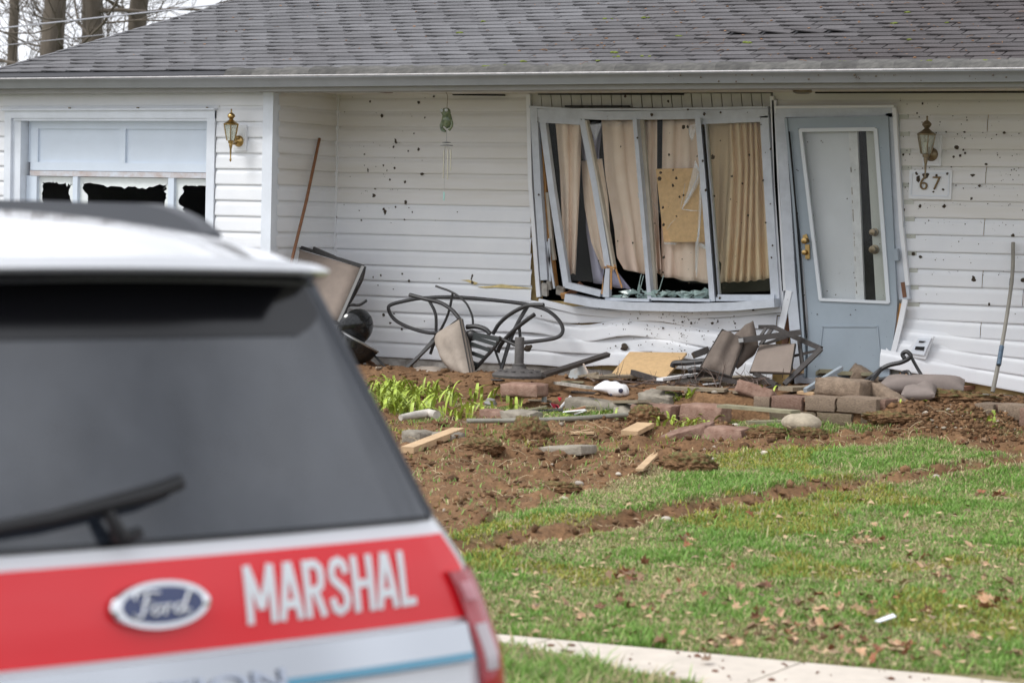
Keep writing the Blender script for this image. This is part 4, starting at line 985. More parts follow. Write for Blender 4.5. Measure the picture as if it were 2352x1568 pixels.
# big torn sods
M_SODM = attr_mat('sod', .95, .8, 70, var=.35)
def sod(label, px, r_, sq=(1.2, .8, .7), lift=0):
    p = gp(px); c = np.array([p[0], p[1], zof(p[0], p[1])+r_*.25+lift]); bm = bmesh.new(); bmesh.ops.create_icosphere(bm, subdivisions=5, radius=1)
    Vv = np.array([v.co[:] for v in bm.verts]); Fq = np.array([[v.index for v in f.verts] for f in bm.faces]); bm.free()
    n = fbm(Vv[:, 0]*2.2+c[0]*3, Vv[:, 1]*2.2+Vv[:, 2]*1.7, 4, 91); n2 = fbm(Vv[:, 0]*9+c[0], Vv[:, 1]*9+Vv[:, 2]*8, 3, 92)
    n3 = fbm(Vv[:, 0]*22+c[0], Vv[:, 1]*22+Vv[:, 2]*19, 2, 93); Vv = Vv*(.38+.62*n+.5*n2+.25*n3)[:, None]*np.array(sq)*r_
    s = n2[:, None]; col = (SOIL*(1-s)+SOILL*1.1*s); gr = ((Vv[:, 2] > .42*r_*sq[2]) & (n2 > .56))[:, None]; col = np.where(gr, np.array([.14, .13, .05]), col)
    me = np_mesh('sod', Vv, Fq, col); me.materials.append(M_SODM); o = bpy.data.objects.new('sod', me); o.location = c; link(o); return props(o, label, 'soil clod', 'torn clods of earth')
sod('large torn sod standing up behind the flat grey paver', (1212, 1012), .125, (1.1, .8, .95), .0)
sod('grassy torn sod beside the pale wood splinter', (1585, 1082), .11, (1.5, 1, .65))
sod('small dark clod in front of the hollow', (1285, 1125), .07, (1.6, 1, .5))
sod('dark clod lying near the pale round stone', (1860, 1006), .09, (1.5, 1, .6))
sod('clod of earth on the ground near the rightmost boards', (1762, 1018), .08, (1.5, 1, .6))
sod('ragged clod leaning on the red brick row', (1480, 985), .09, (1.3, .8, .8))
sod('dark clod at the left of the churned hollow', (1105, 1042), .09, (1.4, 1, .6))
# soil heap that slid through the gap in the retaining wall
sod('earth heap at the foot of the right siding', (2170, 915), .12, (2.6, 1.2, .5))
sod('low earth mound in front of the block wall', (2050, 990), .08, (2.3, 1, .5))

# ------------------------------------------------------------ dead oak leaves
def leaf_mesh(seed):
    r = random.Random(seed); n = 14; pts = []
    for k in range(n):
        a = 2*math.pi*k/n; rad_ = (1.0 if k % 2 == 0 else .52)*(.75+.5*r.random()); x = rad_*math.cos(a)*.055; y = rad_*math.sin(a)*.034
        pts.append((x, y, .012*math.cos(x*40+seed)+abs(y)*.7*r.uniform(.3, 1.2)))
    b = MB(); b.add([(0, 0, 0)]+pts, [(0, k+1, (k+1) % n+1) for k in range(n)]); b.sm = True; me = b.mesh('dead_leaf'); return me
M_LEAF = mat('dead_leaf', (.34, .20, .115), .75, .25, 40, obj_rand=.5, col2=(.44, .30, .19)); M_LEAF2 = mat('rust_dead_leaf', (.22, .085, .04), .7, .25, 40, obj_rand=.4)
LM = []
for s in range(6):
    me = leaf_mesh(s); me.materials.append(M_LEAF if s < 4 else M_LEAF2); LM.append(me)
rr = random.Random(21); cnt = 0; spots = []
clusters = [(1570, 1245, 40, 14, 9, 'in the small drift below the rut bend'), (1430, 1325, 50, 14, 12, 'in the drift nearest the tail light'), (1990, 1250, 40, 12, 12, 'in the drift at mid lawn'), (1980, 1400, 180, 40, 30, 'scattered left of the paper scrap'), (1830, 1450, 160, 30, 30, 'scattered just above the sidewalk bend'), (2280, 1385, 70, 25, 16, 'in the patch at the right picture edge'), (2100, 1500, 240, 22, 30, 'along the right sidewalk edge'), (2260, 1140, 50, 12, 7, 'by the far right end of the rut'), (1700, 1390, 200, 40, 18, 'in the thin middle scatter of the lawn'), (2150, 1320, 200, 60, 18, 'on the right lawn between two drifts'), (1400, 1410, 160, 30, 14, 'close above the left sidewalk end'), (1900, 1180, 400, 60, 14, 'loose on the lawn around the rut'), (1300, 1290, 200, 40, 8, 'right beside the vehicle corner'), (2250, 1025, 70, 10, 9, 'at the foot of the far right blocks'), (1500, 1360, 300, 60, 10, 'in the open left lawn'), (1800, 1480, 500, 25, 26, 'strung along the sidewalk edge')]
for (cx_, cy_, sx, sy, n, wh_) in clusters:
    for k in range(n): spots.append((rr.gauss(cx_, sx*.5), rr.gauss(cy_, sy*.5), wh_))
for (x, y, wh_) in spots:
    if x > 2380 or x < 1120: continue
    p = gp((x, y)); 
    if p[1] < farY(p[0])+.03 or p[1] > RETY-.1: continue
    li = rr.randrange(6); sz = rr.uniform(.36, .82); o = inst('dead_leaf', LM[li], (p[0], p[1], zof(p[0], p[1])+rr.uniform(.012, .026)), (rr.uniform(-.9, .9), rr.uniform(-.9, .9), rr.uniform(0, 6.28)), (sz,)*3)
    lb = '%s %s dry oak leaf %s' % ('small' if sz < .5 else 'medium' if sz < .67 else 'large', 'tan' if li < 4 else 'rust brown', wh_); props(o, lb, 'leaf', 'dead leaves: '+lb); cnt += 1
for (x, y) in ((1500, 1462), (1300, 1505), (1622, 1520), (1640, 1478)):
    p = atZ((x, y), -.53)
    if p[1] > farY(p[0]): continue
    o = inst('dead_leaf', rr.choice(LM), (p[0], p[1], -.515), (rr.uniform(-.3, .3), rr.uniform(-.3, .3), rr.uniform(0, 6)), (.8,)*3); props(o, 'dry brown leaf lying by the pale sidewalk', 'leaf', 'dead leaves by the sidewalk')
wc = MB()
for k in range(90):
    p = atZ((rr.uniform(1250, 2352), rr.uniform(1475, 1568)), -.536)
    if farY(p[0])-.02 > p[1]: blob(wc, (p[0], p[1], -.534), rr.choice([.003, .004, .006, .012]), (1.2, 1, .7), 1, .4)
o = struct('sidewalk_crumbs', wc, mat('brown_crumb', (.16, .08, .05), .9), 'stuff'); o['label'] = 'tiny soil crumbs sprinkled on the sidewalk'; o['category'] = 'soil'
# dry litter between the grass
lt = MB()
for k in range(900):
    p = gp((rr.uniform(1050, 2352), rr.uniform(1150, 1560)))
    if p[1] < farY(p[0])+.01: continue
    an = rr.uniform(0, 6.28); l_ = rr.uniform(.01, .03); z = zof(p[0], p[1])+rr.uniform(.012, .03)
    q = [(p[0]+l_*math.cos(an+j*2.1), p[1]+l_*.6*math.sin(an+j*2.1), z+rr.uniform(-.006, .012)) for j in range(3)]; lt.add(q, [(0, 1, 2)])
o = struct('leaf_scraps', lt, mat('leaf_scrap', (.36, .25, .15), .8, isl=.6), 'stuff'); o['label'] = 'small dry leaf scraps caught in the grass'; o['category'] = 'leaf litter'
b = MB(); b.sheet([gp((2008, 1447), .04), gp((2050, 1436), .05), gp((2058, 1440), .045), gp((2020, 1450), .04)], .004)
solo('paper_scrap', b, mat('white_paper', (.75, .77, .8), .6), 'small white paper scrap lying flat in the lawn', 'paper')

# ------------------------------------------------------------ retaining wall and loose masonry
M_BLK = mat('tan_concrete_block', (.17, .125, .088), .92, .3, 16, .7, 90, col2=(.32, .24, .175), obj_rand=.22)
M_BLKR = mat('red_concrete_block', (.185, .10, .07), .92, .3, 14, .7, 90, col2=(.32, .21, .16), obj_rand=.12)
M_BLKG = mat('grey_concrete_block', (.20, .175, .14), .92, .25, 16, .6, 90, col2=(.33, .295, .24), obj_rand=.12)
M_MOSSB = mat('mossy_concrete_block', (.115, .09, .05), .95, .3, 14, .7, 90, col2=(.235, .18, .125), obj_rand=.2)
def block_mesh(w_, d_, h_, seed, bev=.016, rough=.006, cham=0.0):
    bm = bmesh.new(); bmesh.ops.create_cube(bm, size=1)
    for v in bm.verts:
        v.co.x *= w_*(1-(cham if v.co.y > 0 else 0)); v.co.y *= d_; v.co.z = (v.co.z+.5)*h_
    bmesh.ops.subdivide_edges(bm, edges=bm.edges[:], cuts=4, use_grid_fill=True)
    r = random.Random(seed)
    for v in bm.verts:
        x, y, z = v.co; ex = w_/2-abs(x); ey = d_/2-abs(y); ez = min(z, h_-z); e = sorted((ex, ey, ez))
        k = max(0, bev-e[1])/bev if e[1] < bev else 0
        if k: v.co.x -= math.copysign(bev*.55, x)*k*(ex < bev); v.co.y -= math.copysign(bev*.55, y)*k*(ey < bev); v.co.z += (bev*.55*k if z < h_/2 else -bev*.55*k)*(ez < bev)
        v.co += Vector((r.uniform(-rough, rough), r.uniform(-rough, rough), r.uniform(-rough, rough)))
    me = bpy.data.meshes.new('block'); bm.to_mesh(me); bm.free()
    me.polygons.foreach_set('use_smooth', [True]*len(me.polygons)); me.set_sharp_from_angle(angle=rad(50)); return me
rw = thing('retaining_wall', 'low two-course retaining wall of tan concrete blocks, gapped at the right', 'wall', (3.6, RETY, -.22))
BM_ = [block_mesh(1, 1, 1, s, .05, .018) for s in range(4)]
def wall_block(xa, xb, ya, yb, view, m, Y=RETY, dy=0.0, rz=0.0):
    """block whose front shows between xa..xb, ya (top) .. yb (bottom)"""
    a = atY(view(xa, yb), Y+dy); c = atY(view(xb, yb), Y+dy); t = atY(view((xa+xb)/2, ya), Y+dy); bt = atY(view((xa+xb)/2, yb), Y+dy)
    me = random.choice(BM_).copy(); me.materials.clear(); me.materials.append(m); w_ = c[0]-a[0]; h_ = t[2]-bt[2]
    o = inst('block', me, ((a[0]+c[0])/2, Y+dy+.13, bt[2]), (random.uniform(-.02, .02), random.uniform(-.015, .015), rz), (w_*1.0, .26, h_), parent=rw); return o
for args in ((1785, 1928, 800, 905, r6, M_BLK), (1932, 2208, 800, 925, r6, M_BLKR), (195, 505, 582, 722, r7, M_BLK), (508, 915, 590, 742, r7, M_BLK), (910, 995, 612, 742, r7, M_BLKR, RETY, .06),
             (1915, 2140, 920, 1005, r6, M_MOSSB), (2120, 2312, 930, 1015, r6, M_MOSSB), (310, 672, 738, 876, r7, M_MOSSB), (740, 1150, 748, 880, r7, M_MOSSB), (120, 312, 735, 850, r7, M_MOSSB),
             (1850, 2052, 650, 795, r7, M_BLK), (2060, 2095, 655, 790, r7, M_BLKR, RETY, .05), (2082, 2420, 660, 808, r7, M_BLK), (1840, 2222, 790, 940, r7, M_MOSSB), (2222, 2560, 815, 965, r7, M_MOSSB), (2290, 2600, 700, 900, r7, M_BLKR, RETY, -.06), (1960, 2330, 940, 1040, r7, M_MOSSB)): wall_block(*args)
def loose(name, label, cat, px, dims, rz, m, tilt=(0, 0), lift=0.0, seed=None, bev=.016, rough=.005, cham=0, group=None):
    p = gp(px); me = block_mesh(*dims, seed if seed is not None else int(px[0]), bev, rough, cham); me.materials.append(m)
    o = inst(name, me, (p[0], p[1]+dims[1]*.35, zof(p[0], p[1])+lift-.014), (tilt[0], tilt[1], rz)); return props(o, label, cat, group)
BG = 'loose wall blocks'
loose('concrete_block', 'tan block resting on top of the retaining wall', 'block', r7(545, 585), (.36, .25, .13), -.05, M_BLK, (0, .03), .03, group=BG)
loose('concrete_block', 'tan block propped steeply behind the one on the wall', 'block', r7(735, 500), (.26, .24, .12), .5, M_BLK, (.1, .5), .03, group=BG)
loose('concrete_block', 'block slumped sideways against the scrolled chair arm', 'block', r7(985, 600), (.30, .12, .10), -.3, M_BLK, (0, .42), .02, group=BG)
loose('brick', 'red brick lying on the grey block near the plants', 'brick', r5(1850, 1195), (.32, .2, .105), .02, M_BLKR, (0, -.02), .09, group=BG)
loose('concrete_block', 'mossy grey block under the upper red brick', 'block', r5(1825, 1310), (.26, .2, .11), .0, M_BLKG, (0, 0), -.02, group=BG)
loose('concrete_block', 'cracked pinkish block left of the mossy grey one', 'block', r5(1600, 1295), (.19, .18, .085), .1, M_BLKR, (0, .1), -.02, group=BG)
loose('concrete_block', 'low pinkish block half buried in the bed edge', 'block', r5(1395, 1305), (.22, .18, .045), .06, M_BLKR, (0, -.03), -.01, group=BG)
loose('concrete_block', 'left of two pale grey blocks set in the turf', 'block', r5(935, 1495), (.155, .2, .11), -.02, M_BLKG, (0, .02), -.03, group=BG)
loose('concrete_block', 'right of two pale grey blocks set in the turf', 'block', r5(1165, 1485), (.23, .2, .10), .02, M_BLKG, (0, -.01), -.03, group=BG)
loose('concrete_block', 'pale grey block edge beside the red and white pinwheel', 'block', r5(2225, 1345), (.22, .12, .075), .0, M_BLKG, (0, .0), -.01, group=BG)
loose('paver', 'flat grey paver lying tilted on the torn lawn', 'paver', (1287, 1046), (.30, .30, .07), .12, M_BLKG, (-.05, -.09), .0, 77, .012, .002)
loose('concrete_curb', 'long grey concrete edging slab behind the mixed blocks', 'block', r6(480, 935), (.58, .2, .11), -.05, M_BLKG, (0, .05), -.03)
loose('concrete_block', 'mossy grey end block tilted beside the long edging slab', 'block', r6(710, 985), (.2, .2, .12), -.35, M_BLKG, (.1, .15), -.03, group=BG)
loose('concrete_block', 'reddish soil-caked block in the middle of the wall line', 'block', r6(920, 1030), (.32, .2, .13), 0, M_BLKR, (0, 0), -.03, group=BG)
loose('concrete_block', 'reddish block right of the soil-caked one', 'block', r6(1345, 1045), (.33, .2, .14), .02, M_BLKR, (0, 0), -.03, group=BG)
loose('concrete_block', 'reddish slab lying tilted toward the lawn', 'block', r6(1210, 1150), (.34, .22, .09), .1, M_BLKR, (.1, -.28), .0, group=BG)
loose('brick', 'red brick with worn front face at the lawn edge', 'brick', r6(1520, 1170), (.32, .22, .125), .0, M_BLKR, (0, -.02), -.01, group=BG)
loose('concrete_block', 'pink slab leaning on the upper course of the wall', 'block', r6(1770, 960), (.30, .10, .10), -.1, M_BLKR, (-.3, .22), .04, group=BG)
loose('concrete_slab', 'sloping grey block among the plants behind the red row', 'block', r6(960, 905), (.28, .2, .09), -.1, M_BLKG, (.15, .05), .0, group=BG)
p = gp(r6(2200, 1120)); b = MB(); blob(b, (p[0], p[1], zof(p[0], p[1])+.04), .14, (1, .75, .5), 3, .03); b.sm = True
solo('stone', b, mat('pale_field_stone', (.42, .36, .27), .9, .25, 12, .5, 60), 'pale rounded stone with soil on it at the wall foot', 'stone')
M_PEB = mat('pale_pebble', (.5, .45, .38), .8, obj_rand=.3)
for k, px in enumerate([(1935-300, 1062), (1905, 1040), (1530, 1208), (1420, 1100), (1295, 1150), (2150, 1108), (1330, 1112), (1245, 1092), (1755, 1048), (1640, 945), (1850, 985), (1690, 982)]):
    p = gp(px); b = MB(); blob(b, (p[0], p[1], zof(p[0], p[1])+.012), random.uniform(.014, .026), (1.2, 1, .7), 2, .1); b.sm = True
    solo('pebble', b, M_PEB, 'pale pebble '+['near the red brick at the lawn edge', 'behind the lawn left of the far clod', 'on the grass above the rut', 'beside the pale wood splinter', 'in front of the churned hollow', 'on the right lawn by the rut', 'in the middle of the churned hollow', 'at the left rim of the hollow', 'before the grey-green boards', 'among the plants behind the red blocks', 'under the far end of the grey-green board', 'just below the grey-green board'][k], 'pebble', 'pebbles')

# ============================================================ wrecked patio furniture and debris
M_IRON = mat('black_powder_coated_metal', (.028, .027, .028), .42, .3, 30, spec=.5)
M_IRONB = mat('brown_black_metal', (.050, .043, .040), .5, .3, 30)
M_CUSH = mat('taupe_cushion_cloth', (.33, .28, .235), .9, .2, 5, .7, 14)
M_CUSHD = mat('brown_cushion_cloth', (.15, .12, .10), .9, .2, 6, .7, 14)
M_PIPE = mat('dark_piping', (.05, .045, .042), .8)
M_MESH = mat('taupe_sling_mesh', (.24, .195, .165), .8, .08, 10, .4, 500)
M_BOARD = mat('weathered_board', (.27, .22, .155), .85, .25, 8, .3, 50, stretch=(2, 14, 14))
M_BOARDG = mat('grey_green_board', (.25, .23, .15), .85, .25, 7, .3, 50)
M_PINE = mat('pale_new_pine', (.52, .36, .21), .75, .15, 9, .3, 60)
M_GREYW = mat('grey_pole', (.24, .23, .19), .7, .2, 12)
M_WHITEP = mat('white_plastic', (.80, .80, .81), .35, .04, 9)
def tb(parent, name, view, pts, r_, ys, m=M_IRON, sm=5, n=8, closed=False):
    if not hasattr(ys, '__len__'): ys = [ys]*len(pts)
    P = [atY(view(*p), y) for p, y in zip(pts, ys)]; b = MB(); b.tube(crom(P, sm, closed) if sm > 1 else P, r_, n, closed); return part(name, b, m, parent)
def fb_(parent, name, view, a, c, w_, t, ya, yc, m=M_IRON):
    b = MB(); b.bar(atY(view(*a), ya), atY(view(*c), yc), w_, t); return part(name, b, m, parent)

# bent table frame against the wall
t = thing('patio_table_frame', 'bent black oval patio table frame tipped against the white siding', 'table frame', atY(r5(1400, 830), -.35))
tb(t, 'rim', r5, [(750, 312), (900, 272), (1050, 252), (1300, 245), (1600, 268), (1900, 305), (2080, 355), (2185, 440), (2222, 530), (2170, 590), (2000, 620), (1860, 632), (1700, 608), (1450, 565), (1200, 552), (1050, 545), (900, 500), (790, 440), (738, 365)], .0155, [-.25, -.2, -.16, -.12, -.12, -.14, -.2, -.26, -.3, -.34, -.36, -.36, -.36, -.38, -.38, -.36, -.34, -.32, -.28], closed=True)
tb(t, 'leg', r5, [(912, 225), (1050, 262), (1180, 295), (1280, 360), (1345, 440)], .017, [-.3, -.3, -.32, -.36, -.4]); tb(t, 'leg', r5, [(1070, 258), (1128, 370), (1140, 470), (1130, 600), (1090, 730)], .013, -.3)
tb(t, 'leg', r5, [(1280, 215), (1245, 380), (1175, 530), (1120, 620)], .011, -.28); tb(t, 'leg', r5, [(2060, 312), (1920, 318), (1780, 385), (1680, 470), (1625, 560)], .017, -.36)
tb(t, 'leg', r5, [(1920, 325), (1840, 460), (1770, 620), (1695, 862)], .017, [-.3, -.36, -.4, -.48]); tb(t, 'leg', r5, [(1980, 392), (1880, 465), (1780, 550), (1700, 640), (1665, 715)], .018, -.42)
tb(t, 'brace', r5, [(1135, 150), (1280, 205), (1390, 290), (1445, 400), (1455, 490)], .009, -.3); tb(t, 'brace', r5, [(1848, 480), (1860, 610)], .013, -.3, sm=1); tb(t, 'brace', r5, [(1640, 690), (1680, 800), (1700, 850)], .010, -.45)
fb_(t, 'foot', r5, (1200, 545), (860, 880), .022, .028, -.36, -.62); fb_(t, 'foot', r5, (1130, 590), (950, 800), .020, .02, -.3, -.42)
# slatted chair under it
t = thing('slatted_chair', 'dark slatted chair crushed under the bent table frame', 'chair', atY(r5(1540, 850), -.5))
tb(t, 'rail', r5, [(1410, 545), (1560, 575), (1690, 600), (1840, 665)], .013, -.5); tb(t, 'rail', r5, [(1690, 585), (1640, 670), (1560, 760), (1470, 860)], .016, -.55); tb(t, 'rail', r5, [(1420, 540), (1430, 700), (1420, 840)], .014, -.5)
for k, (a, c) in enumerate((((1455, 590), (1655, 650)), ((1430, 640), (1600, 700)), ((1425, 715), (1550, 760)), ((1425, 790), (1500, 830)), ((1460, 560), (1680, 610)))): fb_(t, 'slat', r5, a, c, .030, .016, -.52, -.56, mat('dark_green_slat', (.035, .04, .04), .5))
b = MB(); b.tube(crom([atY(r5(*p), -.45) for p in ((1400, 500), (1480, 495), (1560, 520), (1600, 560))], 5), .02, 8); part('arm_rest', b, M_IRON, t)
b = MB(); blob(b, atY(r5(1440, 570), -.5), .045, (1.2, 1, 1), 2, .1); b.sm = True; part('hub', b, M_IRON, t)
# standing cushion
def cushion(label, view, c, ys, T, m, pipe=True, group='patio cushions', wob=.15, seed=0):
    P = [atY(view(*p), y) for p, y in zip(c, ys)]; th = thing('seat_cushion', label, 'cushion', base_of(P), group=group)
    b = MB(); b.pillow(P, T, 16, wob=wob, seed=seed); part('cover', b, m, th)
    if pipe:
        nn = nrm(np.cross(P[1]-P[0], P[3]-P[0]))
        for s in (1, -1):
            b = MB(); ring = []
            for k in range(4):
                for j in range(5): ring.append(P[k]*(1-j/5)+P[(k+1) % 4]*j/5+nn*s*.017)
            b.tube(ring, .0055, 6, True); part('piping', b, M_PIPE, th)
    return th
cushion('stained taupe cushion standing on edge in front of the table frame', r5, [(1352, 428), (1455, 972), (1290, 905), (1130, 600)], [-.52, -.80, -.62, -.48], .21, M_CUSH, wob=.3)
cushion('taupe cushion lying flat at the left below the standing one', r5, [(850, 905), (1000, 858), (1240, 872), (1100, 935)], [-.75, -.5, -.55, -.85], .06, M_CUSH)
# umbrella base
p = gp(r5(1845, 930)); t = thing('umbrella_base', 'dark grey cast umbrella base with short upright post', 'umbrella base', p)
M_CAST = mat('grey_cast_iron', (.085, .078, .075), .65, .25, 30, .4, 80)
b = MB(); b.lathe([(.20, 0), (.205, .02), (.19, .035), (.15, .05), (.08, .06), (.055, .07), (.05, .085)], p, n=28); part('base_plate', b, M_CAST, t)
b = MB(); b.lathe([(.05, .08), (.052, .10), (.036, .105), (.036, .30), (.033, .305)], p, n=18); part('post', b, M_CAST, t)
for k in range(14):
    a = k*2*math.pi/14; b = MB(); q = p+np.array([math.cos(a)*.15, math.sin(a)*.15, .050]); b.lathe([(.018, 0), (.016, .006), (.006, .002)], q, n=8); part('boss', b, M_CAST, t)
# kettle grill
t = thing('kettle_grill', 'black round kettle grill tipped over beside the vehicle', 'grill', atY(r5(520, 850), -.75))
M_ENAM = mat('black_enamel', (.012, .013, .014), .12, .3, 20)
gc_ = atY(r5(480, 640), -.75); ax = nrm((.35, .25, .8))
b = MB(); R_ = .165; b.lathe([(R_*math.sin(a), -R_*math.cos(a)) for a in np.linspace(.12, 1.5, 9)]+[(R_+.006, 0), (R_+.006, .012)], gc_, ax, 24); part('bowl', b, M_ENAM, t)
b = MB(); b.lathe([(R_+.01, .01), (R_+.012, .02), (R_+.004, .026)], gc_, ax, 24); part('rim', b, mat('dull_chrome', (.35, .35, .35), .3, metal=.8), t)
b = MB(); lc = atY(r5(440, 500), -.70); ax2 = nrm((-.75, .35, .35)); b.lathe([(R_*math.cos(a)*1.0, R_*.75*math.sin(a)) for a in np.linspace(0, 1.45, 8)], lc, -ax2, 24); part('lid', b, M_ENAM, t)
tb(t, 'leg', r5, [(600, 730), (740, 880)], .009, -.7, sm=1); tb(t, 'leg', r5, [(560, 780), (700, 890)], .009, -.6, M_WOODD, sm=1)
# leaning sling chair
t = thing('sling_chair', 'taupe sling patio chair leaning up behind the vehicle', 'chair', atY((740, 780), -.75))
CH = lambda x, y, Y: atY((x, y), Y)
P = [CH(640, 560, -.55), CH(828, 615, -.5), CH(775, 738, -.75), CH(590, 700, -.8)]
b = MB(); b.grid(lambda u, v: P[0]*(1-u)*(1-v)+P[1]*u*(1-v)+P[2]*u*v+P[3]*(1-u)*v+np.array([0, .03*math.sin(u*3.14)*math.sin(v*3.14), 0]), 8, 8); b.sm = True
o = part('sling', b, M_MESH, t); md = o.modifiers.new('cloth', 'SOLIDIFY'); md.thickness = .006
for a, c in (((640, 553), (835, 612)), ((835, 612), (778, 742)), ((590, 705), (778, 742)), ((720, 570), (770, 592))):
    b = MB(); b.bar(atY(a, -.53 if a[1] < 650 else -.78), atY(c, -.5 if c[1] < 650 else -.77), .028, .022); part('frame', b, M_IRON, t)
b = MB(); b.tube(crom([atY(p, -.5) for p in ((838, 612), (832, 640), (815, 675), (800, 700))], 4), .012, 8); part('frame', b, M_IRONB, t)
b = MB(); b.tube(crom([atY(p, -.62) for p in ((842, 690), (825, 700), (800, 702), (790, 730), (778, 770))], 4), .012, 8); part('arm', b, M_IRON, t)
for k in range(7):
    b = MB(); q = atY((828-k*8, 628+k*15), -.49); b.lathe([(.012, 0), (.012, .03)], q, (1, -.3, .2), 8); part('lace', b, M_PIPE, t)
# poles
b = MB(); b.tube([atY((660, 640), -.86), atY((704, 460), -.555), atY((734, 318), -.31)], [.013, .013, .012], 10); solo('wooden_pole', b, mat('brown_broom_handle', (.20, .085, .035), .5, .25, 14), 'brown wooden handle leaning in the corner by the garage', 'pole')
t = thing('metal_pole', 'mud-spattered grey pole leaning on the right siding', 'pole', gp((2283, 893)))
b = MB(); b.tube(crom([atY((2280, 900), -.46), atY((2300, 800), -.36), atY((2318, 690), -.22), atY((2326, 620), -.12), atY((2327, 557), -.06)], 6), [.0165]*6+[.0145]*19, 10); part('shaft', b, mat('grey_pole_paint', (.20, .19, .165), .55, .3, 6, col2=(.28, .26, .22)), t)
b = MB(); b.tube([atY((2294, 838), -.46), atY((2301, 795), -.365)], .0172, 10); part('blue_band', b, mat('faded_blue_paint', (.07, .11, .16), .6, .4, 30), t)
b = MB(); b.tube([atY((2322.5, 655), -.16), atY((2324, 640), -.135)], .0160, 10); part('blue_band', b, MATS['faded_blue_paint'], t)

# particle board sheet leaning on the foundation
b = MB(); P = [atY(r6(735, 425), -.18), atY(r6(1225, 433), -.16), atY(r6(1050, 640), -.62), atY(r6(555, 645), -.62)]; b.sheet(P, .016)
solo('particle_board', b, mat('particle_board_sheet', (.55, .37, .19), .85, .1, 25, .15, 200), 'tan particle board sheet leaning below the window', 'board', 'particle boards')
b = MB(); b.bar(gp(r6(0, 650), .03), atY(r6(550, 440), -.3), .04, .03); solo('metal_bar', b, M_IRONB, 'black square bar sloping up left of the particle board', 'bar', 'broken black bars')
b = MB(); b.bar(atY(r6(755, 592), -.7), atY(r6(1010, 668), -.85), .04, .03); solo('metal_bar', b, M_IRONB, 'black bar sloping down in front of the particle board', 'bar', 'broken black bars')
b = MB(); b.sheet([atY(r6(*p), -.75) for p in ((215, 630), (235, 575), (300, 535), (350, 545), (415, 640), (405, 655), (260, 655))], .02)
solo('broken_shell', b, mat('rusty_pale_blue', (.50, .57, .60), .5, 0, 12, col2=(.42, .36, .3)), 'pale blue broken panel with rusty edge', 'panel')
b = MB(); b.tube([atY(r6(340, 520), -.78), atY(r6(405, 650), -.8)], .007, 6); b.tube([atY(r6(405, 650), -.8), atY(r6(440, 672), -.85)], .007, 6); solo('rusty_strip', b, mat('rusty_white', (.6, .5, .42), .7, .4, 30), 'thin rusty white strip at the blue panel edge', 'strip')
# white plastic bag-like shell
t = thing('white_shell', 'crumpled white plastic shell with two dark holes', 'plastic shell', gp(r6(600, 800)))
out_ = [(425, 730), (530, 662), (570, 672), (620, 668), (660, 690), (705, 700), (730, 745), (718, 790), (640, 802), (600, 795), (560, 770), (480, 750)]
c = atY(r6(590, 735), -1.16); P = [atY(r6(*p), -1.16) for p in out_]; P = crom(P, 3, True)
b = MB(); K = len(P); vs = []; fs = []
for (s, o_) in ((1.0, 0), (.97, -.035), (.75, -.06), (.4, -.068), (.01, -.07)): vs += [c+(q-c)*s+np.array([0, o_, 0]) for q in P]
for k in range(4):
    for j in range(K): fs.append((k*K+j, k*K+(j+1) % K, k*K+K+(j+1) % K, k*K+K+j))
fs.append(tuple(range(K-1, -1, -1))); b.add(vs, fs); b.sm = True; part('shell', b, M_WHITEP, t)
for (x, y, w_) in ((660, 750, .020), (575, 785, .010)): b = MB(); blob(b, atY(r6(x, y), -1.225), w_, (1, .3, .9), 2, .15); part('hole', b, mat('dark_blue_hole', (.03, .03, .06), .5), t)
def plank(label, view, a, c, w_, t_, m, cat='board', lift=.015, name='board', group=None, wall_y=None, split=False):
    A = gp(view(*a), lift); B = gp(view(*c), lift) if wall_y is None else atY(view(*c), wall_y)
    A[2] = max(A[2], zof(A[0], A[1])+t_/2+.004) if A[1] > -8 else A[2]
    if wall_y is None: B[2] = max(B[2], zof(B[0], B[1])+t_/2+.004)
    b = MB(); b.bar(A, B, w_, t_, (0, 0, 1))
    if split:
        d = nrm(B-A)
        for k in range(3): o_ = np.array([random.uniform(-.02, .02), random.uniform(-.03, .03), random.uniform(0, .01)]); b.bar(B+o_-d*.03, B+o_+d*random.uniform(.03, .09), .012, .008, (0, 0, 1), .002)
    return solo(name, b, m, label, cat, group)
WG = 'scattered boards'
plank('thin muddy white strip lying left of the white plastic shell', r6, (110, 705), (400, 748), .05, .02, mat('muddy_white_strip', (.36, .33, .29), .7, .4, 18), group=WG, lift=.02)
plank('white trim strip pointing up right below the particle board', r6, (990, 712), (1430, 648), .05, .02, M_WHITEP, group=WG, lift=.05)
plank('new pine board end poking out beside the vehicle', dd, (935, 1052), (1052, 1005), .085, .04, M_PINE, group=WG, lift=.02)
plank('pale splintered pine stick in the lawn', dd, (1468, 1098), (1502, 1064), .045, .015, M_PINE, 'splinter', .05, 'wood_splinter', 'wood splinters', split=True)
plank('thin orange splinter left of the block row', r6, (240, 1140), (405, 1108), .02, .012, M_PINE, 'splinter', .02, 'wood_splinter', 'wood splinters')
plank('pale flat splinter beside the paver', r6, (230, 1150), (430, 1152), .05, .014, M_PINE, 'splinter', .02, 'wood_splinter', 'wood splinters')
plank('knotty pine chunk at the foot of the fallen slab', r6, (730, 1150), (870, 1100), .12, .03, M_PINE, 'splinter', .03, 'wood_splinter', 'wood splinters')
plank('grey-green fence board lying across the wall foot', r6, (1520, 955), (2150, 1010), .12, .02, M_BOARDG, group=WG, lift=.06)
plank('weathered board just under the grey-green one', r6, (1740, 1060), (2080, 1055), .10, .025, M_BOARDG, group=WG, lift=.03)
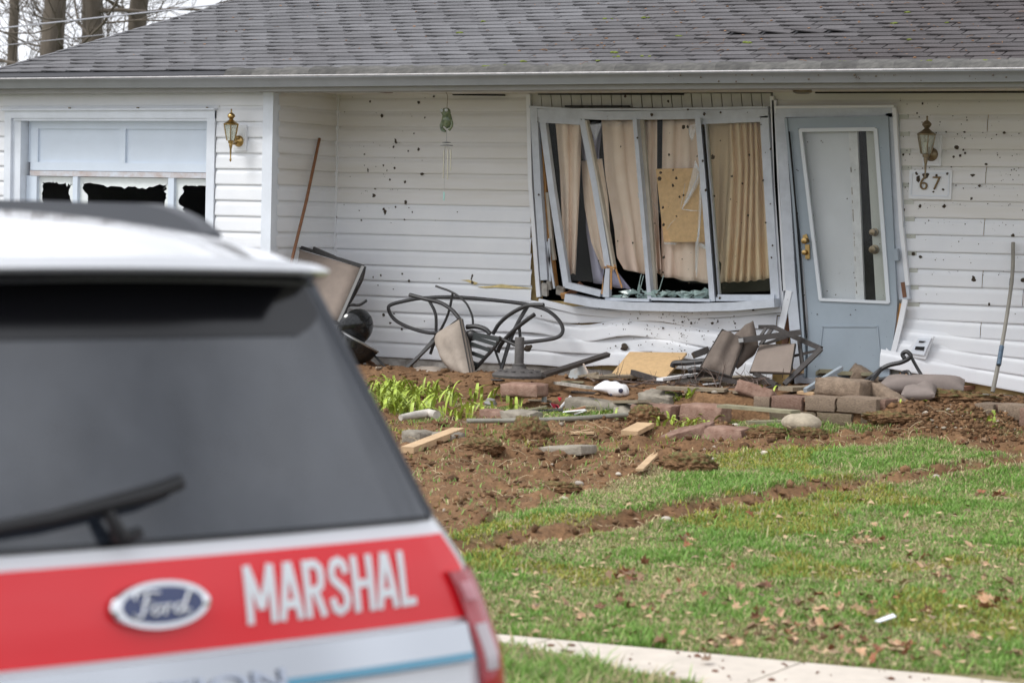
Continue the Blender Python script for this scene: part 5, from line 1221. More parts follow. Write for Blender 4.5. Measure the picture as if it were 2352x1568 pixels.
plank('long flat board among debris below the particle board', r6, (420, 655), (1180, 640), .14, .02, M_BOARD, group=WG, lift=.02)
plank('long weathered board half covered by twigs', r6, (980, 745), (1560, 770), .16, .02, M_BOARD, group=WG, lift=.02)
plank('thin board lying along the bed behind the plants', r6, (560, 870), (860, 865), .10, .02, M_BOARD, group=WG, lift=.02)
plank('dark weathered plank near the broken chair', r6, (1400, 690), (1900, 650), .12, .02, M_BOARD, group=WG, lift=.03)
plank('grey board lying in the bed behind the wall', r6, (1560, 800), (1790, 790), .12, .02, M_BOARD, group=WG, lift=.02)
plank('reddish splintered board right of the twigs', r6, (1480, 790), (1760, 765), .05, .02, mat('reddish_cedar', (.34, .17, .09), .8, .25, 12), group=WG, lift=.02, split=True)
plank('short mossy plank leaning at the door foot', r7, (300, 430), (420, 330), .10, .03, M_BOARDG, group=WG, lift=.02, wall_y=-.25)
plank('short green-grey plank beside the door foot', r7, (480, 400), (640, 350), .12, .03, M_BOARDG, group=WG, lift=.04, wall_y=-.3)
plank('weathered plank end poking up right of the door foot', r7, (560, 400), (830, 360), .08, .025, M_BOARDG, group=WG, lift=.06, wall_y=-.35)
plank('orange pine piece by the chair frame', r7, (60, 380), (150, 330), .08, .03, M_PINE, group=WG, lift=.02, wall_y=-.5)
plank('orange pine piece left of the door foot', r7, (130, 430), (300, 450), .07, .03, mat('amber_pine', (.42, .23, .09), .75, .2, 9), group=WG, lift=.03)
plank('grey pipe angled up in front of the blue door', r7, (215, 545), (570, 300), .03, .03, mat('blue_grey_pipe', (.33, .38, .42), .4), 'pipe', .02, 'metal_pipe', None, -.6)
plank('flat debris board under the chair frame', r7, (20, 530), (330, 520), .14, .03, M_BOARD, group=WG, lift=.02)
plank('flat reddish board at the foot of the right siding', r7, (1640, 560), (1990, 515), .10, .03, mat('red_brown_wood', (.25, .12, .07), .8, .25, 12), group=WG, lift=.04)
for k, (a, c) in enumerate((((1010, 385), (1190, 372)), ((1030, 345), (1180, 380)), ((1250, 398), (1420, 402)))): plank(('upper', 'middle', 'right')[k]+' of the orange splinters behind the scrolled arm', r7, a, c, .04, .015, M_WOODF, 'splinter', .1, 'wood_splinter', 'wood splinters', -.3)
# long pole lying across the lawn edge
b = MB(); b.tube(crom([gp((1072, 983), .05), gp((1200, 985), .06), gp((1330, 980), .06), gp((1500, 967), .06)], 4), .0165, 8); solo('long_pole', b, M_GREYW, 'long thin grey pole lying along the torn lawn edge', 'pole')
# white downspout elbow
b = MB(); b.tube([gp(r5(835, 1310), .03), gp(r5(950, 1295), .035), gp(r5(1070, 1280), .035), gp(r5(1145, 1295), .035)], [.022, .028, .034, .032], 10); solo('downspout_piece', b, mat('muddy_white_metal', (.52, .48, .43), .5, .25, 14), 'muddy white downspout piece lying in the bed', 'downspout')
b = MB(); b.lathe([(.04, 0), (.05, .02), (.03, .05), (.01, .055)], gp(r5(1600, 1170), 0), (.2, -.1, 1), 12); solo('grey_pot', b, mat('dull_grey_plastic', (.26, .25, .24), .6, .2, 15), 'small grey lump beside the upper red brick', 'pot')
# garden light stake
p = gp(r5(2062, 1140)); t = thing('garden_light', 'small clear garden light stake with black cap', 'garden light', p)
b = MB(); b.lathe([(.020, 0), (.020, .085)], p, n=10); part('tube', b, mat('clear_grey_plastic', (.42, .44, .42), .2), t); b = MB(); b.lathe([(.021, .085), (.022, .108), (.012, .11)], p, n=10); part('cap', b, M_IRON, t)
# red and white pinwheel toy
t = thing('pinwheel', 'broken red and white toy pinwheel stuck in the soil', 'toy', gp(r5(2200, 1260)))
V5 = lambda x, y: atY(r5(x, y), -1.62)
b = MB(); b.tube([V5(2195, 1200), V5(2290, 1092)], .012, 8); b.tube([V5(2165, 1190), V5(2200, 1262)], .009, 8); part('stick', b, M_WHITEP, t)
M_RED = mat('red_plastic', (.62, .03, .07), .35)
for c in ([(2120, 1150), (2180, 1165), (2190, 1205), (2150, 1200)], [(2180, 1098), (2212, 1105), (2195, 1135)], [(2155, 1160), (2200, 1185), (2175, 1205)]):
    b = MB(); b.sheet([V5(*p) for p in c], .014); part('blade', b, M_RED, t)
b = MB(); b.sheet([V5(2110, 1150), V5(2140, 1165), V5(2160, 1200), V5(2130, 1180)], .008); part('blade', b, M_WHITEP, t)

# ------------------------------------------------------------ right hand wreck: cushions and black chair frame
cushion('brown folded cushion slumped right of the particle board', r6, [(1522, 238), (1720, 330), (1600, 640), (1335, 560)], [-.55, -.5, -.85, -.85], .13, M_CUSHD, wob=.5, seed=3)
cushion('dark brown cushion half rising behind the folded one', r6, [(1640, 275), (1790, 155), (1835, 370), (1650, 560)], [-.45, -.4, -.5, -.6], .11, M_CUSHD, False, wob=.5, seed=6)
t = thing('chair_frame', 'mangled black patio chair frame leaning by the storm door', 'chair frame', atY(r6(2000, 690), -.6))
b = MB(); b.pillow([atY(r6(*p), y) for p, y in zip([(1850, 368), (2148, 358), (2108, 602), (1768, 592)], (-.5, -.5, -.72, -.72))], .02, 12, wob=.2); part('sling', b, M_MESH, t)
b = MB(); b.tube([atY(r6(*p), y) for p, y in zip([(1850, 368), (2148, 358), (2108, 602), (1768, 592)], (-.49, -.49, -.71, -.71))], .012, 8, True); part('sling_edge', b, M_PIPE, t)
for a, c, w_, ya, yc in (((1672, 322), (2202, 250), .042, -.62, -.5), ((1840, 205), (1965, 205), .03, -.35, -.35), ((1965, 205), (2110, 275), .03, -.35, -.4), ((2110, 275), (2372, 392), .034, -.4, -.5), ((2372, 392), (2055, 695), .034, -.5, -.72), ((2180, 290), (2212, 545), .026, -.42, -.5), ((2105, 280), (1850, 365), .022, -.38, -.4), ((2130, 455), (2365, 400), .02, -.45, -.5), ((1960, 210), (1850, 360), .024, -.34, -.42), ((1278, 448), (1405, 400), .045, -.6, -.5), ((1900, 215), (1850, 290), .02, -.36, -.4), ((1800, 600), (1990, 700), .03, -.7, -.8), ((1500, 640), (1900, 740), .03, -.85, -.9)):
    fb_(t, 'tube', r6, a, c, w_, w_*.9, ya, yc, M_IRONB)
b = MB(); b.bar(atY(r6(1672, 322), -.625), atY(r6(1712, 317), -.62), .03, .045); part('end_cap', b, mat('bare_steel', (.4, .4, .4), .3, metal=.6), t)
tb(t, 'leg', r6, [(1100, 548), (1120, 515), (1240, 510), (1385, 495)], .022, -.62); tb(t, 'leg', r6, [(1245, 580), (1300, 570), (1400, 590), (1520, 640)], .024, [-.8, -.8, -.75, -.7]); tb(t, 'leg', r6, [(1160, 620), (1260, 630), (1400, 600)], .015, -.75)
# scrolled arm chair remains and low cushion at the right
t = thing('scroll_arm_chair', 'black scroll-armed chair frame lying flat right of the door', 'chair frame', gp(r7(1100, 590)))
tb(t, 'arm', r7, [(1185, 205), (1165, 165), (1205, 140), (1245, 175), (1230, 205), (1150, 245), (1040, 270), (960, 310), (880, 375), (800, 430)], .0165, [-.5, -.5, -.5, -.5, -.5, -.5, -.5, -.52, -.55, -.6])
tb(t, 'strut', r7, [(1245, 180), (1310, 300), (1375, 405)], .012, [-.5, -.48, -.5]); tb(t, 'leg', r7, [(960, 305), (900, 380), (850, 445)], .015, [-.52, -.6, -.7])
tb(t, 'arm', r7, [(1180, 370), (1170, 345), (1215, 335), (1240, 365), (1235, 420), (1225, 500), (1240, 570)], .014, [-.75, -.75, -.76, -.78, -.8, -.9, -1.0]); tb(t, 'strut', r7, [(1175, 370), (1050, 395), (940, 415)], .016, [-.72, -.7, -.68])
cushion('long taupe cushion lying flat under the right siding', r7, [(900, 500), (1000, 415), (1775, 425), (1760, 520)], [-1.05, -.75, -.55, -.7], .14, mat('dusty_taupe_cloth', (.24, .20, .18), .9, .12, 6, .25, 260), False, wob=.3, seed=9)
cushion('short taupe cushion in front of the long one', r7, [(1150, 575), (1180, 500), (1500, 490), (1480, 570)], [-1.2, -.95, -.85, -1.1], .09, MATS['dusty_taupe_cloth'], False, wob=.3, seed=12)
# dead shrub branches
t = thing('twig_heap', 'bare dead shrub twigs lying across the debris below the window', 'twigs', gp(r6(1300, 790)))
rr = random.Random(12); M_TWIG = mat('grey_brown_twig', (.13, .095, .08), .85, .3, 20)
for k, pl_ in enumerate(([(400, 640), (700, 700), (1000, 760), (1300, 770), (1700, 745)], [(720, 730), (950, 660), (1150, 720), (1500, 750), (1850, 720)], [(900, 740), (1200, 690), (1450, 740), (1700, 700), (1900, 640), (1760, 660)], [(600, 660), (900, 690), (1200, 680)], [(380, 600), (420, 650), (600, 690)], [(1500, 745), (1520, 640), (1560, 500)], [(1240, 720), (1300, 640), (1260, 540)], [(1120, 700), (1200, 600), (1180, 560)], [(1480, 720), (1440, 620), (1400, 560)], [(1300, 760), (1310, 690), (1280, 600)], [(700, 700), (640, 640), (620, 590)], [(1820, 650), (1840, 720), (1900, 760)], [(1880, 640), (1930, 700)], [(1640, 590), (1740, 660), (1800, 700)], [(2040, 640), (2050, 560)])):
    P = [atY(r6(*p), -1.0+rr.uniform(-.15, .15)) for p in pl_]; b = MB(); P = crom(P, 5); b.tube(P, list(np.linspace(.008, .003, len(P))) if k < 4 else list(np.linspace(.004, .0015, len(P))), 5)
    for j in range(2, len(P)-1, 3):
        d = np.array([rr.uniform(-1, 1)*.09, rr.uniform(-.06, .06), rr.uniform(.0, .12)]); b.tube([P[j], P[j]+d*.6, P[j]+d+np.array([rr.uniform(-.02, .02), 0, .02])], [.0028, .002, .001], 4)
    part('twig', b, M_TWIG, t)
# rubble pieces in the bed
RB = 'small debris pieces in the bed'
rr = random.Random(33)
for k in range(115):
    px = (rr.uniform(1120, 2240), rr.uniform(858, 914)); p = gp(px)
    if p[1] > -.08: continue
    an = rr.uniform(-.5, .5); l_ = rr.uniform(.06, .24); d = np.array([math.cos(an)*l_, math.sin(an)*l_, rr.uniform(-.01, .04)]); z = zof(p[0], p[1])+rr.uniform(.008, .03); a = np.array([p[0], p[1], z])
    b = MB(); b.bar(a, a+d, rr.uniform(.015, .06), rr.uniform(.008, .02), (0, rr.uniform(-.4, .4), 1), rr.uniform(.004, .04))
    m, w_ = rr.choice([(M_BOARD, 'weathered'), (M_BOARD, 'weathered'), (M_PINE, 'pale'), (M_BOARDG, 'grey-green'), (M_IRONB, 'black'), (M_WHITEP, 'white'), (MATS['reddish_cedar'], 'reddish')])
    wz_ = 'near the umbrella base' if px[0] < 1330 else 'below the particle board sheet' if px[0] < 1560 else 'by the brown cushions' if px[0] < 1760 else 'at the foot of the storm door' if px[0] < 1960 else 'around the long taupe cushion'
    lb = '%s %s broken strip lying %s %s' % ('short' if l_ < .15 else 'long', w_, 'close to the wall' if px[1] < 885 else 'out in the bed', wz_)
    solo('debris_piece', b, m, lb, 'debris', 'debris strips: '+lb)

# ------------------------------------------------------------ spring bulbs: strap leaves
M_BULB = mat('bright_strap_leaf', (.33, .42, .06), .45, .2, 25, obj_rand=.3)
def plant(label, spots, hmin, hmax, group='green bulb plants', wmul=1.0):
    """spots: picture points of leaf feet on the bed; every leaf is a part"""
    P = [gp(s) for s in spots]; th = thing('bulb_plant', label, 'plant', tuple(np.mean(P, 0)), group=group)
    for p in P:
        b = MB(); z = zof(p[0], p[1])-.01; h = random.uniform(hmin, hmax); an = random.uniform(0, 6.28); lean = h*random.choice([.3, .5, .8, 1.1, 1.4]); w_ = random.uniform(.008, .016)*wmul
        dx, dy = math.cos(an)*lean, math.sin(an)*lean; px_, py_ = -math.sin(an)*w_, math.cos(an)*w_
        if abs(px_) < .005: px_ = .007
        vs = []; fs = []; dr = random.uniform(.1, .6)
        for k in range(7):
            t_ = k/6; c = np.array([p[0]+dx*t_**1.5, p[1]+dy*t_**1.5, z+h*math.sin(t_*1.5)-dr*lean*t_**3]); q = (1-t_**2.4)*(.7+.6*t_)
            vs += [c-np.array([px_, py_, 0])*q, c+np.array([0, 0, -.004]), c+np.array([px_, py_, 0])*q]
        for k in range(6): a = k*3; fs += [(a, a+1, a+4, a+3), (a+1, a+2, a+5, a+4)]
        b.add(vs, fs); b.sm = True; part('leaf', b, M_BULB, th)
rr = random.Random(4)
def sp(cx_, cy_, sx, sy, n): return [(rr.gauss(cx_, sx), rr.gauss(cy_, sy)) for _ in range(n)]
plant('largest dense clump of bright green strap leaves next to the vehicle', sp(895, 906, 26, 10, 160)+sp(965, 908, 34, 9, 125), .09, .21)
plant('low bright green leaves trailing right of the dense clump', sp(1050, 915, 34, 6, 60), .06, .15)
plant('low green leaves at the foot of the dense clump beside the vehicle', sp(905, 938, 18, 7, 40), .05, .10)
plant('sparse upright green leaves before the umbrella base', sp(1110, 908, 30, 5, 26), .06, .16)
plant('three upright leaves above the upper red brick', sp(1180, 900, 10, 3, 5), .10, .17)
plant('low row of green leaves behind the red block row', sp(1560, 940, 45, 4, 90), .03, .09)
plant('short green leaves around the grey slab left of the block row', [r6(500, 970), r6(505, 965), r6(610, 985), r6(605, 980), r6(495, 968)], .08, .15)
plant('two bright upright leaves in front of the mangled chair', [r6(1905, 800), r6(1950, 800), r6(1890, 800), r6(1970, 798)], .09, .14)
plant('flattened green stems between block and long cushion', sp(r7(1250, 605)[0], r7(1250, 605)[1], 22, 3, 16), .02, .05)
plant('small weed rosette at the foot of the far right blocks', sp(r7(2010, 1000)[0], r7(2010, 1000)[1], 10, 3, 12), .03, .07)
plant('trampled green leaves beside the toy pinwheel', sp(r6(110, 810)[0], r6(110, 810)[1], 16, 3, 14), .03, .08)

# ------------------------------------------------------------ mud thrown on the walls
M_MUD = mat('dried_mud', (.065, .05, .036), .95, .3, 60)
def mud(view, x, y, w_, h_, Y=-.016, big=True, ang=0.0):
    c = atY(view(x, y), Y); b = MB(); fr_ = (np.array([math.cos(ang), 0, math.sin(ang)]), np.array([0, 1., 0]), np.array([-math.sin(ang), 0, math.cos(ang)]))
    blob(b, c, 1.0, (w_, .006+.2*w_, h_), 2 if big else 1, .35, fr_)
    return b
MG = 'mud clumps stuck on the house front'
def mudclod(view, x, y, w_, h_, Y=-.014, ang=0.0, where='porch siding'):
    b = mud(view, x, y, w_, h_, Y, True, ang); q = np.mean(b.v, 0); s_ = w_*h_
    mid = {'porch siding': -.75, 'buckled siding': 1.25, 'smashed window front': 1.25}.get(where, 3.75)
    lb = '%s mud clump %s on the %s half of the %s' % ('tiny' if s_ < .8e-4 else 'small' if s_ < 1.6e-4 else 'big', 'high up' if q[2] > 1.65 else 'at mid height' if q[2] > .95 else 'low down', 'left' if q[0] < mid else 'right', where)
    solo('mud_clump', b, M_MUD, lb, 'mud', 'mud clumps: '+lb)
for x, y, w_, h_ in ((590, 320, 9, 9), (1065, 330, 13, 12), (1210, 272, 8, 8), (705, 460, 11, 15), (1125, 478, 7, 7), (840, 705, 11, 22), (818, 762, 8, 10), (1063, 787, 10, 14), (962, 802, 7, 7), (537, 836, 8, 8), (1018, 632, 6, 6), (570, 990, 9, 17), (720, 942, 7, 9), (755, 992, 6, 8), (830, 970, 11, 14), (1098, 1025, 16, 12), (783, 1081, 8, 8), (931, 1105, 12, 12), (637, 1170, 7, 7), (628, 1238, 14, 17), (938, 1302, 14, 18), (722, 1368, 10, 12), (738, 1398, 14, 22), (838, 1348, 6, 7), (1002, 1398, 6, 8), (1442, 1396, 5, 5), (260, 1446, 13, 11), (504, 1478, 6, 7), (926, 1470, 7, 7), (485, 1382, 5, 5), (535, 943, 5, 5), (647, 955, 4, 4), (968, 1355, 4, 4)):
    mudclod(r2, x, y, w_/3.357/440*1.5, h_/3.357/440*1.55, ang=random.uniform(-.5, .5))
for x, y, w_, h_ in ((603, 75, 7, 9), (668, 60, 9, 9), (908, 105, 11, 12), (850, 45, 8, 7), (690, 397, 12, 14), (748, 465, 12, 10), (845, 518, 8, 8), (780, 385, 7, 7), (643, 143, 5, 5), (1168, 87, 6, 6), (775, 175, 5, 5), (1445, 75, 8, 22), (1455, 120, 18, 14), (1930, 675, 40, 26), (1040, 450, 5, 5)):
    mudclod(r5, x, y, w_/2.94/445*1.4, h_/2.94/445*1.4, ang=random.uniform(-.5, .5))
for x, y, w_, h_ in ((950, 150, 16, 8), (1020, 98, 10, 7), (1110, 150, 8, 6), (1185, 162, 10, 8), (1260, 172, 9, 12), (1440, 174, 15, 12), (1488, 160, 8, 10), (1635, 175, 10, 8), (1060, 347, 13, 8), (1012, 385, 8, 10), (920, 423, 26, 9), (1105, 423, 22, 9), (1020, 215, 11, 8), (1180, 410, 8, 7), (690, 375, 44, 34), (935, 97, 7, 6), (1400, 415, 9, 7), (1790, 60, 10, 8), (615, 368, 7, 8)):
    mudclod(r6, x, y, w_/2.94/450*1.1, h_/2.94/450*1.1, Y=-.075, where='buckled siding')
for x, y, w_ in ((1003, 463, 9), (930, 333, 9), (758, 607, 6), (870, 607, 7), (1067, 412, 6), (770, 130, 5), (1150, 265, 5), (998, 572, 6), (1035, 512, 6), (680, 368, 6), (683, 625, 6), (1008, 948, 9), (1006, 938, 7), (1080, 1063, 6), (727, 828, 6), (760, 843, 6), (1238, 950, 9), (785, 462, 12), (750, 480, 10), (742, 455, 7), (660, 465, 9), (610, 505, 8), (632, 245, 7), (655, 388, 7), (745, 175, 5), (880, 262, 5), (965, 263, 5), (1190, 742, 8), (915, 377, 5), (945, 372, 5), (968, 360, 5), (960, 345, 4), (885, 455, 6), (835, 465, 5), (820, 300, 6), (805, 400, 6), (865, 530, 5), (820, 540, 4)):
    mudclod(r4, x, y, w_/1.6/485*random.uniform(1.0, 1.6), w_/1.6/485*random.uniform(.9, 1.7), Y=-.035 if 720 < x < 900 and 440 < y < 575 else -.016, where='siding by the plaque')
ms = MB(); rr = random.Random(17)
for k in range(420):
    x = rr.uniform(655, 1242); y = rr.gauss(480, 260); 
    if not 100 < y < 1150: continue
    q = rr.choice([1, 1, 1.3, 2, 2.6])/485; ms.v and None
    c = atY(r4(x, y), -.013); blob(ms, c, q, (1, .6, 1), 1, .3)
for k in range(120):
    x = rr.gauss(750, 330); y = rr.uniform(250, 1560); c = atY(r2(x, y), -.012)
    if -1.7 < c[0] < .08: blob(ms, c, rr.choice([.002, .003, .004]), (1, .6, 1), 1, .3)
for k in range(170):
    c = atY(r6(rr.gauss(1150, 330), rr.gauss(220, 130)), -.09)
    if -.2 < c[0] < 2.3 and .08 < c[2] < .52: blob(ms, c, rr.choice([.003, .004, .006]), (1, .6, 1), 1, .3)
for k in range(90):
    x = rr.uniform(130, 1700); y = rr.uniform(220, 1500); c = W3(x, y, -.095); 
    if x > 900 or rr.random() < .3: blob(ms, c, rr.choice([.003, .004, .006, .009]), (1, .5, 1.1), 1, .3)
for k in range(60):
    c = atY((rr.uniform(1500, 2352), rr.uniform(170, 205)), GY-.004); 
    if 2.19 < c[2] < 2.255: blob(ms, c, rr.choice([.003, .005, .008]), (1, .6, 1), 1, .3)
for k in range(55):
    c = W4(rr.uniform(140, 650), rr.uniform(200, 1400), DY-.02); blob(ms, c, rr.choice([.002, .003, .005]), (1, .6, 1), 1, .3)
o = struct('mud_specks', ms, M_MUD, 'stuff'); o['label'] = 'fine dark mud specks sprayed over the house front'; o['category'] = 'mud'
for x, y, w_ in ((1020, 715, 10), (935, 670, 15), (940, 632, 11), (955, 858, 9), (960, 970, 12), (1043, 668, 10), (1090, 778, 8), (1118, 333, 10), (1090, 335, 13), (995, 515, 8), (1022, 615, 7), (1215, 555, 9), (1215, 325, 9), (1280, 530, 15), (1235, 745, 10), (1225, 250, 12), (882, 255, 11), (1330, 240, 7), (1405, 655, 8), (960, 1182, 10), (955, 1280, 8), (790, 405, 8), (1118, 222, 7), (1160, 1508, 14), (1655, 478, 7), (710, 132, 11), (990, 168, 9)):
    mudclod(r3, x, y, w_/2.24/445, w_/2.24/445*1.15, Y=-.10, where='smashed window front')
# siding splits showing foam
b = MB(); b.sheet([atY(r5(*p), -.016) for p in ((1490, 155), (1600, 150), (1700, 135), (1840, 155), (1985, 172), (1800, 172), (1640, 162), (1560, 168))], .006); part('split', b, mat('pale_foam', (.62, .5, .24), .8, .2, 20), wall)
b = MB(); b.sheet([atY(r5(*p), -.0165) for p in ((1350, 100), (1420, 96), (1500, 125), (1470, 140), (1400, 110))], .006); part('split', b, MATS['pale_foam'], wall)
b = MB(); b.sheet([atY(r6(*p), -.06) for p in ((500, 275), (700, 245), (880, 222), (1040, 228), (1190, 268), (900, 268))], .004); part('split', b, mat('olive_foam', (.40, .32, .15), .85, .2, 12), wall)

# ============================================================ the marshal's vehicle
CARL = thing('marshal_suv', 'white and red fire marshal SUV parked close in front, seen from behind', 'car', (6.316, -12.959, -.78), rad(69))
ORG[CARL.name] = (0, 0, 0)
M_WHITE = mat('white_car_paint', (.78, .79, .82), .25, coat=1.0); M_REDP = mat('red_vinyl_stripe', (.82, .016, .026), .25, coat=.5, spec=.4)
M_TINT = mat('dark_tinted_glass', (.014, .018, .026), .05, spec=.8, coat=.35, col2=(.038, .045, .058), vscale=2.2); M_GLB = mat('black_gloss_trim', (.010, .010, .012), .15)
M_PIL = mat('dark_grey_pillar', (.018, .023, .034), .45, spec=.3); M_CHR = mat('chrome', (.75, .76, .78), .08, .0, metal=1); M_RUB = mat('black_rubber', (.012, .012, .013), .55)
ZR = 1.07
ROWS = [(-.75, 1.0, .04), (-.60, 1.03, -.03), (-.45, 1.05, -.05), (-.30, 1.052, -.05), (-.2, 1.045, -.036), (-.11, 1.028, 0), (-.04, 1.0, .01), (.03, .965, .025), (.09, .925, .042), (.135, .89, .058), (.15, .88, .064), (.25, .842, .105), (.40, .785, .168), (.55, .728, .232), (.68, .68, .29), (.74, .652, .32), (.775, .585, .38), (.80, .52, .46), (.832, .36, .6), (.848, .18, .85)]
FRONT = [5.1, 5.28, 5.32, 5.3, 5.25, 5.2, 5.15, 5.0, 4.0, 3.9, 3.86, 3.72, 3.5, 3.28, 3.08, 2.98, 2.88, 2.75, 2.55, 2.2]
def prof(z):
    for a, b in zip(ROWS[:-1], ROWS[1:]):
        if a[0] <= z <= b[0]:
            t = (z-a[0])/(b[0]-a[0]); return a[1]+(b[1]-a[1])*t, a[2]+(b[2]-a[2])*t
    return ROWS[-1][1:] if z > 0 else ROWS[0][1:]
RC = .11
def rear(x, z, off=0.0):
    """point on the rear surface at lateral x and height z above the badge line"""
    hw, k = prof(z); ax_ = abs(x); y = k+.06*x*x; r_ = min(RC, hw*.3)
    if ax_ > hw-r_:
        t = min(1, (ax_-(hw-r_))/r_); y += r_*(1-math.sqrt(max(0, 1-t*t)))
    return np.array([x, y-off, z+ZR])
def loop(i):
    z, hw, k = ROWS[i]; pts = []; r_ = min(RC, hw*.3)
    for x in list(np.linspace(0, hw-r_, 7))+[hw-r_*.6, hw-r_*.3, hw-r_*.12, hw-r_*.03]: pts.append(rear(x, z))
    y0 = k+.06*hw*hw+r_; yf = FRONT[i]
    for t in np.linspace(0, 1, 14): pts.append(np.array([hw, y0+(yf-.35-y0)*t, z+ZR]))
    for a in np.linspace(.3, math.pi/2, 5): pts.append(np.array([hw*(.72+.28*math.cos(a)) if a < 1.57 else hw*.72, yf-.35+.30*math.sin(a), z+ZR]))
    for t in (.7, .35): pts.append(np.array([hw*.72*t, yf-.04, z+ZR]))
    pts.append(np.array([0, yf-.03, z+ZR])); n = len(pts)
    return pts+[np.array([-p[0], p[1], p[2]]) for p in pts[-2:0:-1]]
b = MB(); LP = [loop(i) for i in range(len(ROWS))]; n = len(LP[0])
for lp in LP: b.v += [tuple(map(float, p)) for p in lp]
for i in range(len(ROWS)-1):
    for j in range(n): b.f.append((i*n+j, i*n+(j+1) % n, i*n+n+(j+1) % n, i*n+n+j))
b.f += [tuple(range(n-1, -1, -1)), tuple((len(ROWS)-1)*n+j for j in range(n))]; b.sm = True
body = part('body', b, M_WHITE, CARL, local=True)
def patch(name, m, xl, xr_, z0, z1, off, nu=24, nv=10, parent=None, th=None):
    """surface piece of the rear between lateral limits given as functions of z"""
    b = MB(); 
    def fn(u, v):
        z = z0+(z1-z0)*v; a = xl(z); c = xr_(z); return rear(a+(c-a)*u, z, off)
    b.grid(fn, nu, nv); k = len(b.v); b.grid(lambda u, v: fn(u, v)+np.array([0, .02, 0]), nu, nv, True)
    nu1 = nu+1; per = [i for i in range(nu1)]+[j*nu1+nu for j in range(1, nv+1)]+[nv*nu1+i for i in range(nu-1, -1, -1)]+[j*nu1 for j in range(nv-1, 0, -1)]
    for i in range(len(per)): a, c = per[i], per[(i+1) % len(per)]; b.f.append((c, a, k+a, k+c))
    b.sm = True; return part(name, b, m, parent or CARL, local=True)
gwid = lambda z: prof(z)[0]-.075
g = patch('rear_window', M_TINT, lambda z: -gwid(z), gwid, .140, .70, .012, 30, 16)
patch('window_edge', M_GLB, lambda z: -gwid(z)-.012, lambda z: gwid(z)+.012, .128, .72, .006, 30, 16)
patch('window_band', M_GLB, lambda z: -gwid(z)+.02, lambda z: gwid(z)-.02-.10*max(0, (.64-z)/.065)**2, .575, .70, .016, 30, 8, g)
patch('pillar_trim', M_PIL, lambda z: gwid(z)+.006, lambda z: prof(z)[0]-.004, .137, .735, .010, 6, 14); patch('pillar_trim', M_PIL, lambda z: -prof(z)[0]+.004, lambda z: -gwid(z)-.006, .137, .735, .010, 6, 14)
st_ = patch('red_stripe', M_REDP, lambda z: -prof(z)[0]+.07, lambda z: prof(z)[0]-.07, -.108, .095, .006, 40, 10)
patch('chrome_bar', mat('brushed_chrome_bar', (.52, .54, .57), .12, metal=1), lambda z: -.885, lambda z: .885, -.205, -.118, .024, 40, 8)
patch('lower_white_panel', M_WHITE, lambda z: -.88, lambda z: .88, -.34, -.212, .012, 40, 6)
patch('blue_reflection_strip', mat('blue_reflection_paint', (.06, .28, .42), .2, coat=1), lambda z: .30, lambda z: .883, -.203, -.186, .028, 20, 3)  # blue reflection in the chrome, painted on as a coloured strip
# tail lights
for s in (1, -1):
    f1 = (lambda z: prof(z)[0]-.135) if s > 0 else (lambda z: -prof(z)[0])
    f2 = (lambda z: prof(z)[0]) if s > 0 else (lambda z: -prof(z)[0]+.135)
    tl = patch('tail_light', mat('red_tail_lens', (.42, .012, .025), .08, coat=1), f1, f2, -.52, .005, .022, 8, 14)
    fa, fb2_ = ((lambda z: prof(z)[0]-.122), (lambda z: prof(z)[0]-.078)) if s > 0 else ((lambda z: -prof(z)[0]+.078), (lambda z: -prof(z)[0]+.122))
    patch('reverse_lens', mat('clear_lens', (.50, .44, .46), .12, coat=1), fa, fb2_, -.235, -.125, .027, 6, 8, tl)
    patch('upper_lens', mat('pink_lens', (.60, .22, .25), .12, coat=1), fa, fb2_, -.065, -.02, .0265, 6, 5, tl)
# spoiler
b = MB(); nx = 20; pr = [(.115, .728), (.095, .740), (.105, .765), (.20, .800), (.36, .838), (.56, .862), (.80, .872), (.80, .80), (.36, .735), (.22, .722)]
vs = []; fs = []; K = len(pr)
for i in range(nx+1):
    x = -.60+1.2*i/nx; e = abs(x)/.60
    for (y, z) in pr: vs.append((x*(1-.10*(y > .5)), y+.10*e**4+.03*e*e, z+ZR-.010*e*e-.012*(z > .77)-.055*e*e*(z > .77)-.02*e**6*(z > .75)))
for i in range(nx):
    for j in range(K): fs.append((i*K+j, i*K+K+j, i*K+K+(j+1) % K, i*K+(j+1) % K))
fs += [tuple(range(K)), tuple(nx*K+j for j in range(K-1, -1, -1))]; b.add(vs, fs); b.sm = True
spo = part('spoiler', b, M_WHITE, CARL, local=True)
b = MB(); b.grid(lambda u, v: np.array([-.52+1.04*u, .145+.19*v+.03*(abs(2*u-1))**2, ZR+.7235-.012*abs(2*u-1)**2-.006]), 20, 4); b.v += []; o = part('spoiler_underside', b, M_GLB, spo, local=True); o.modifiers.new('thick', 'SOLIDIFY').thickness = .01
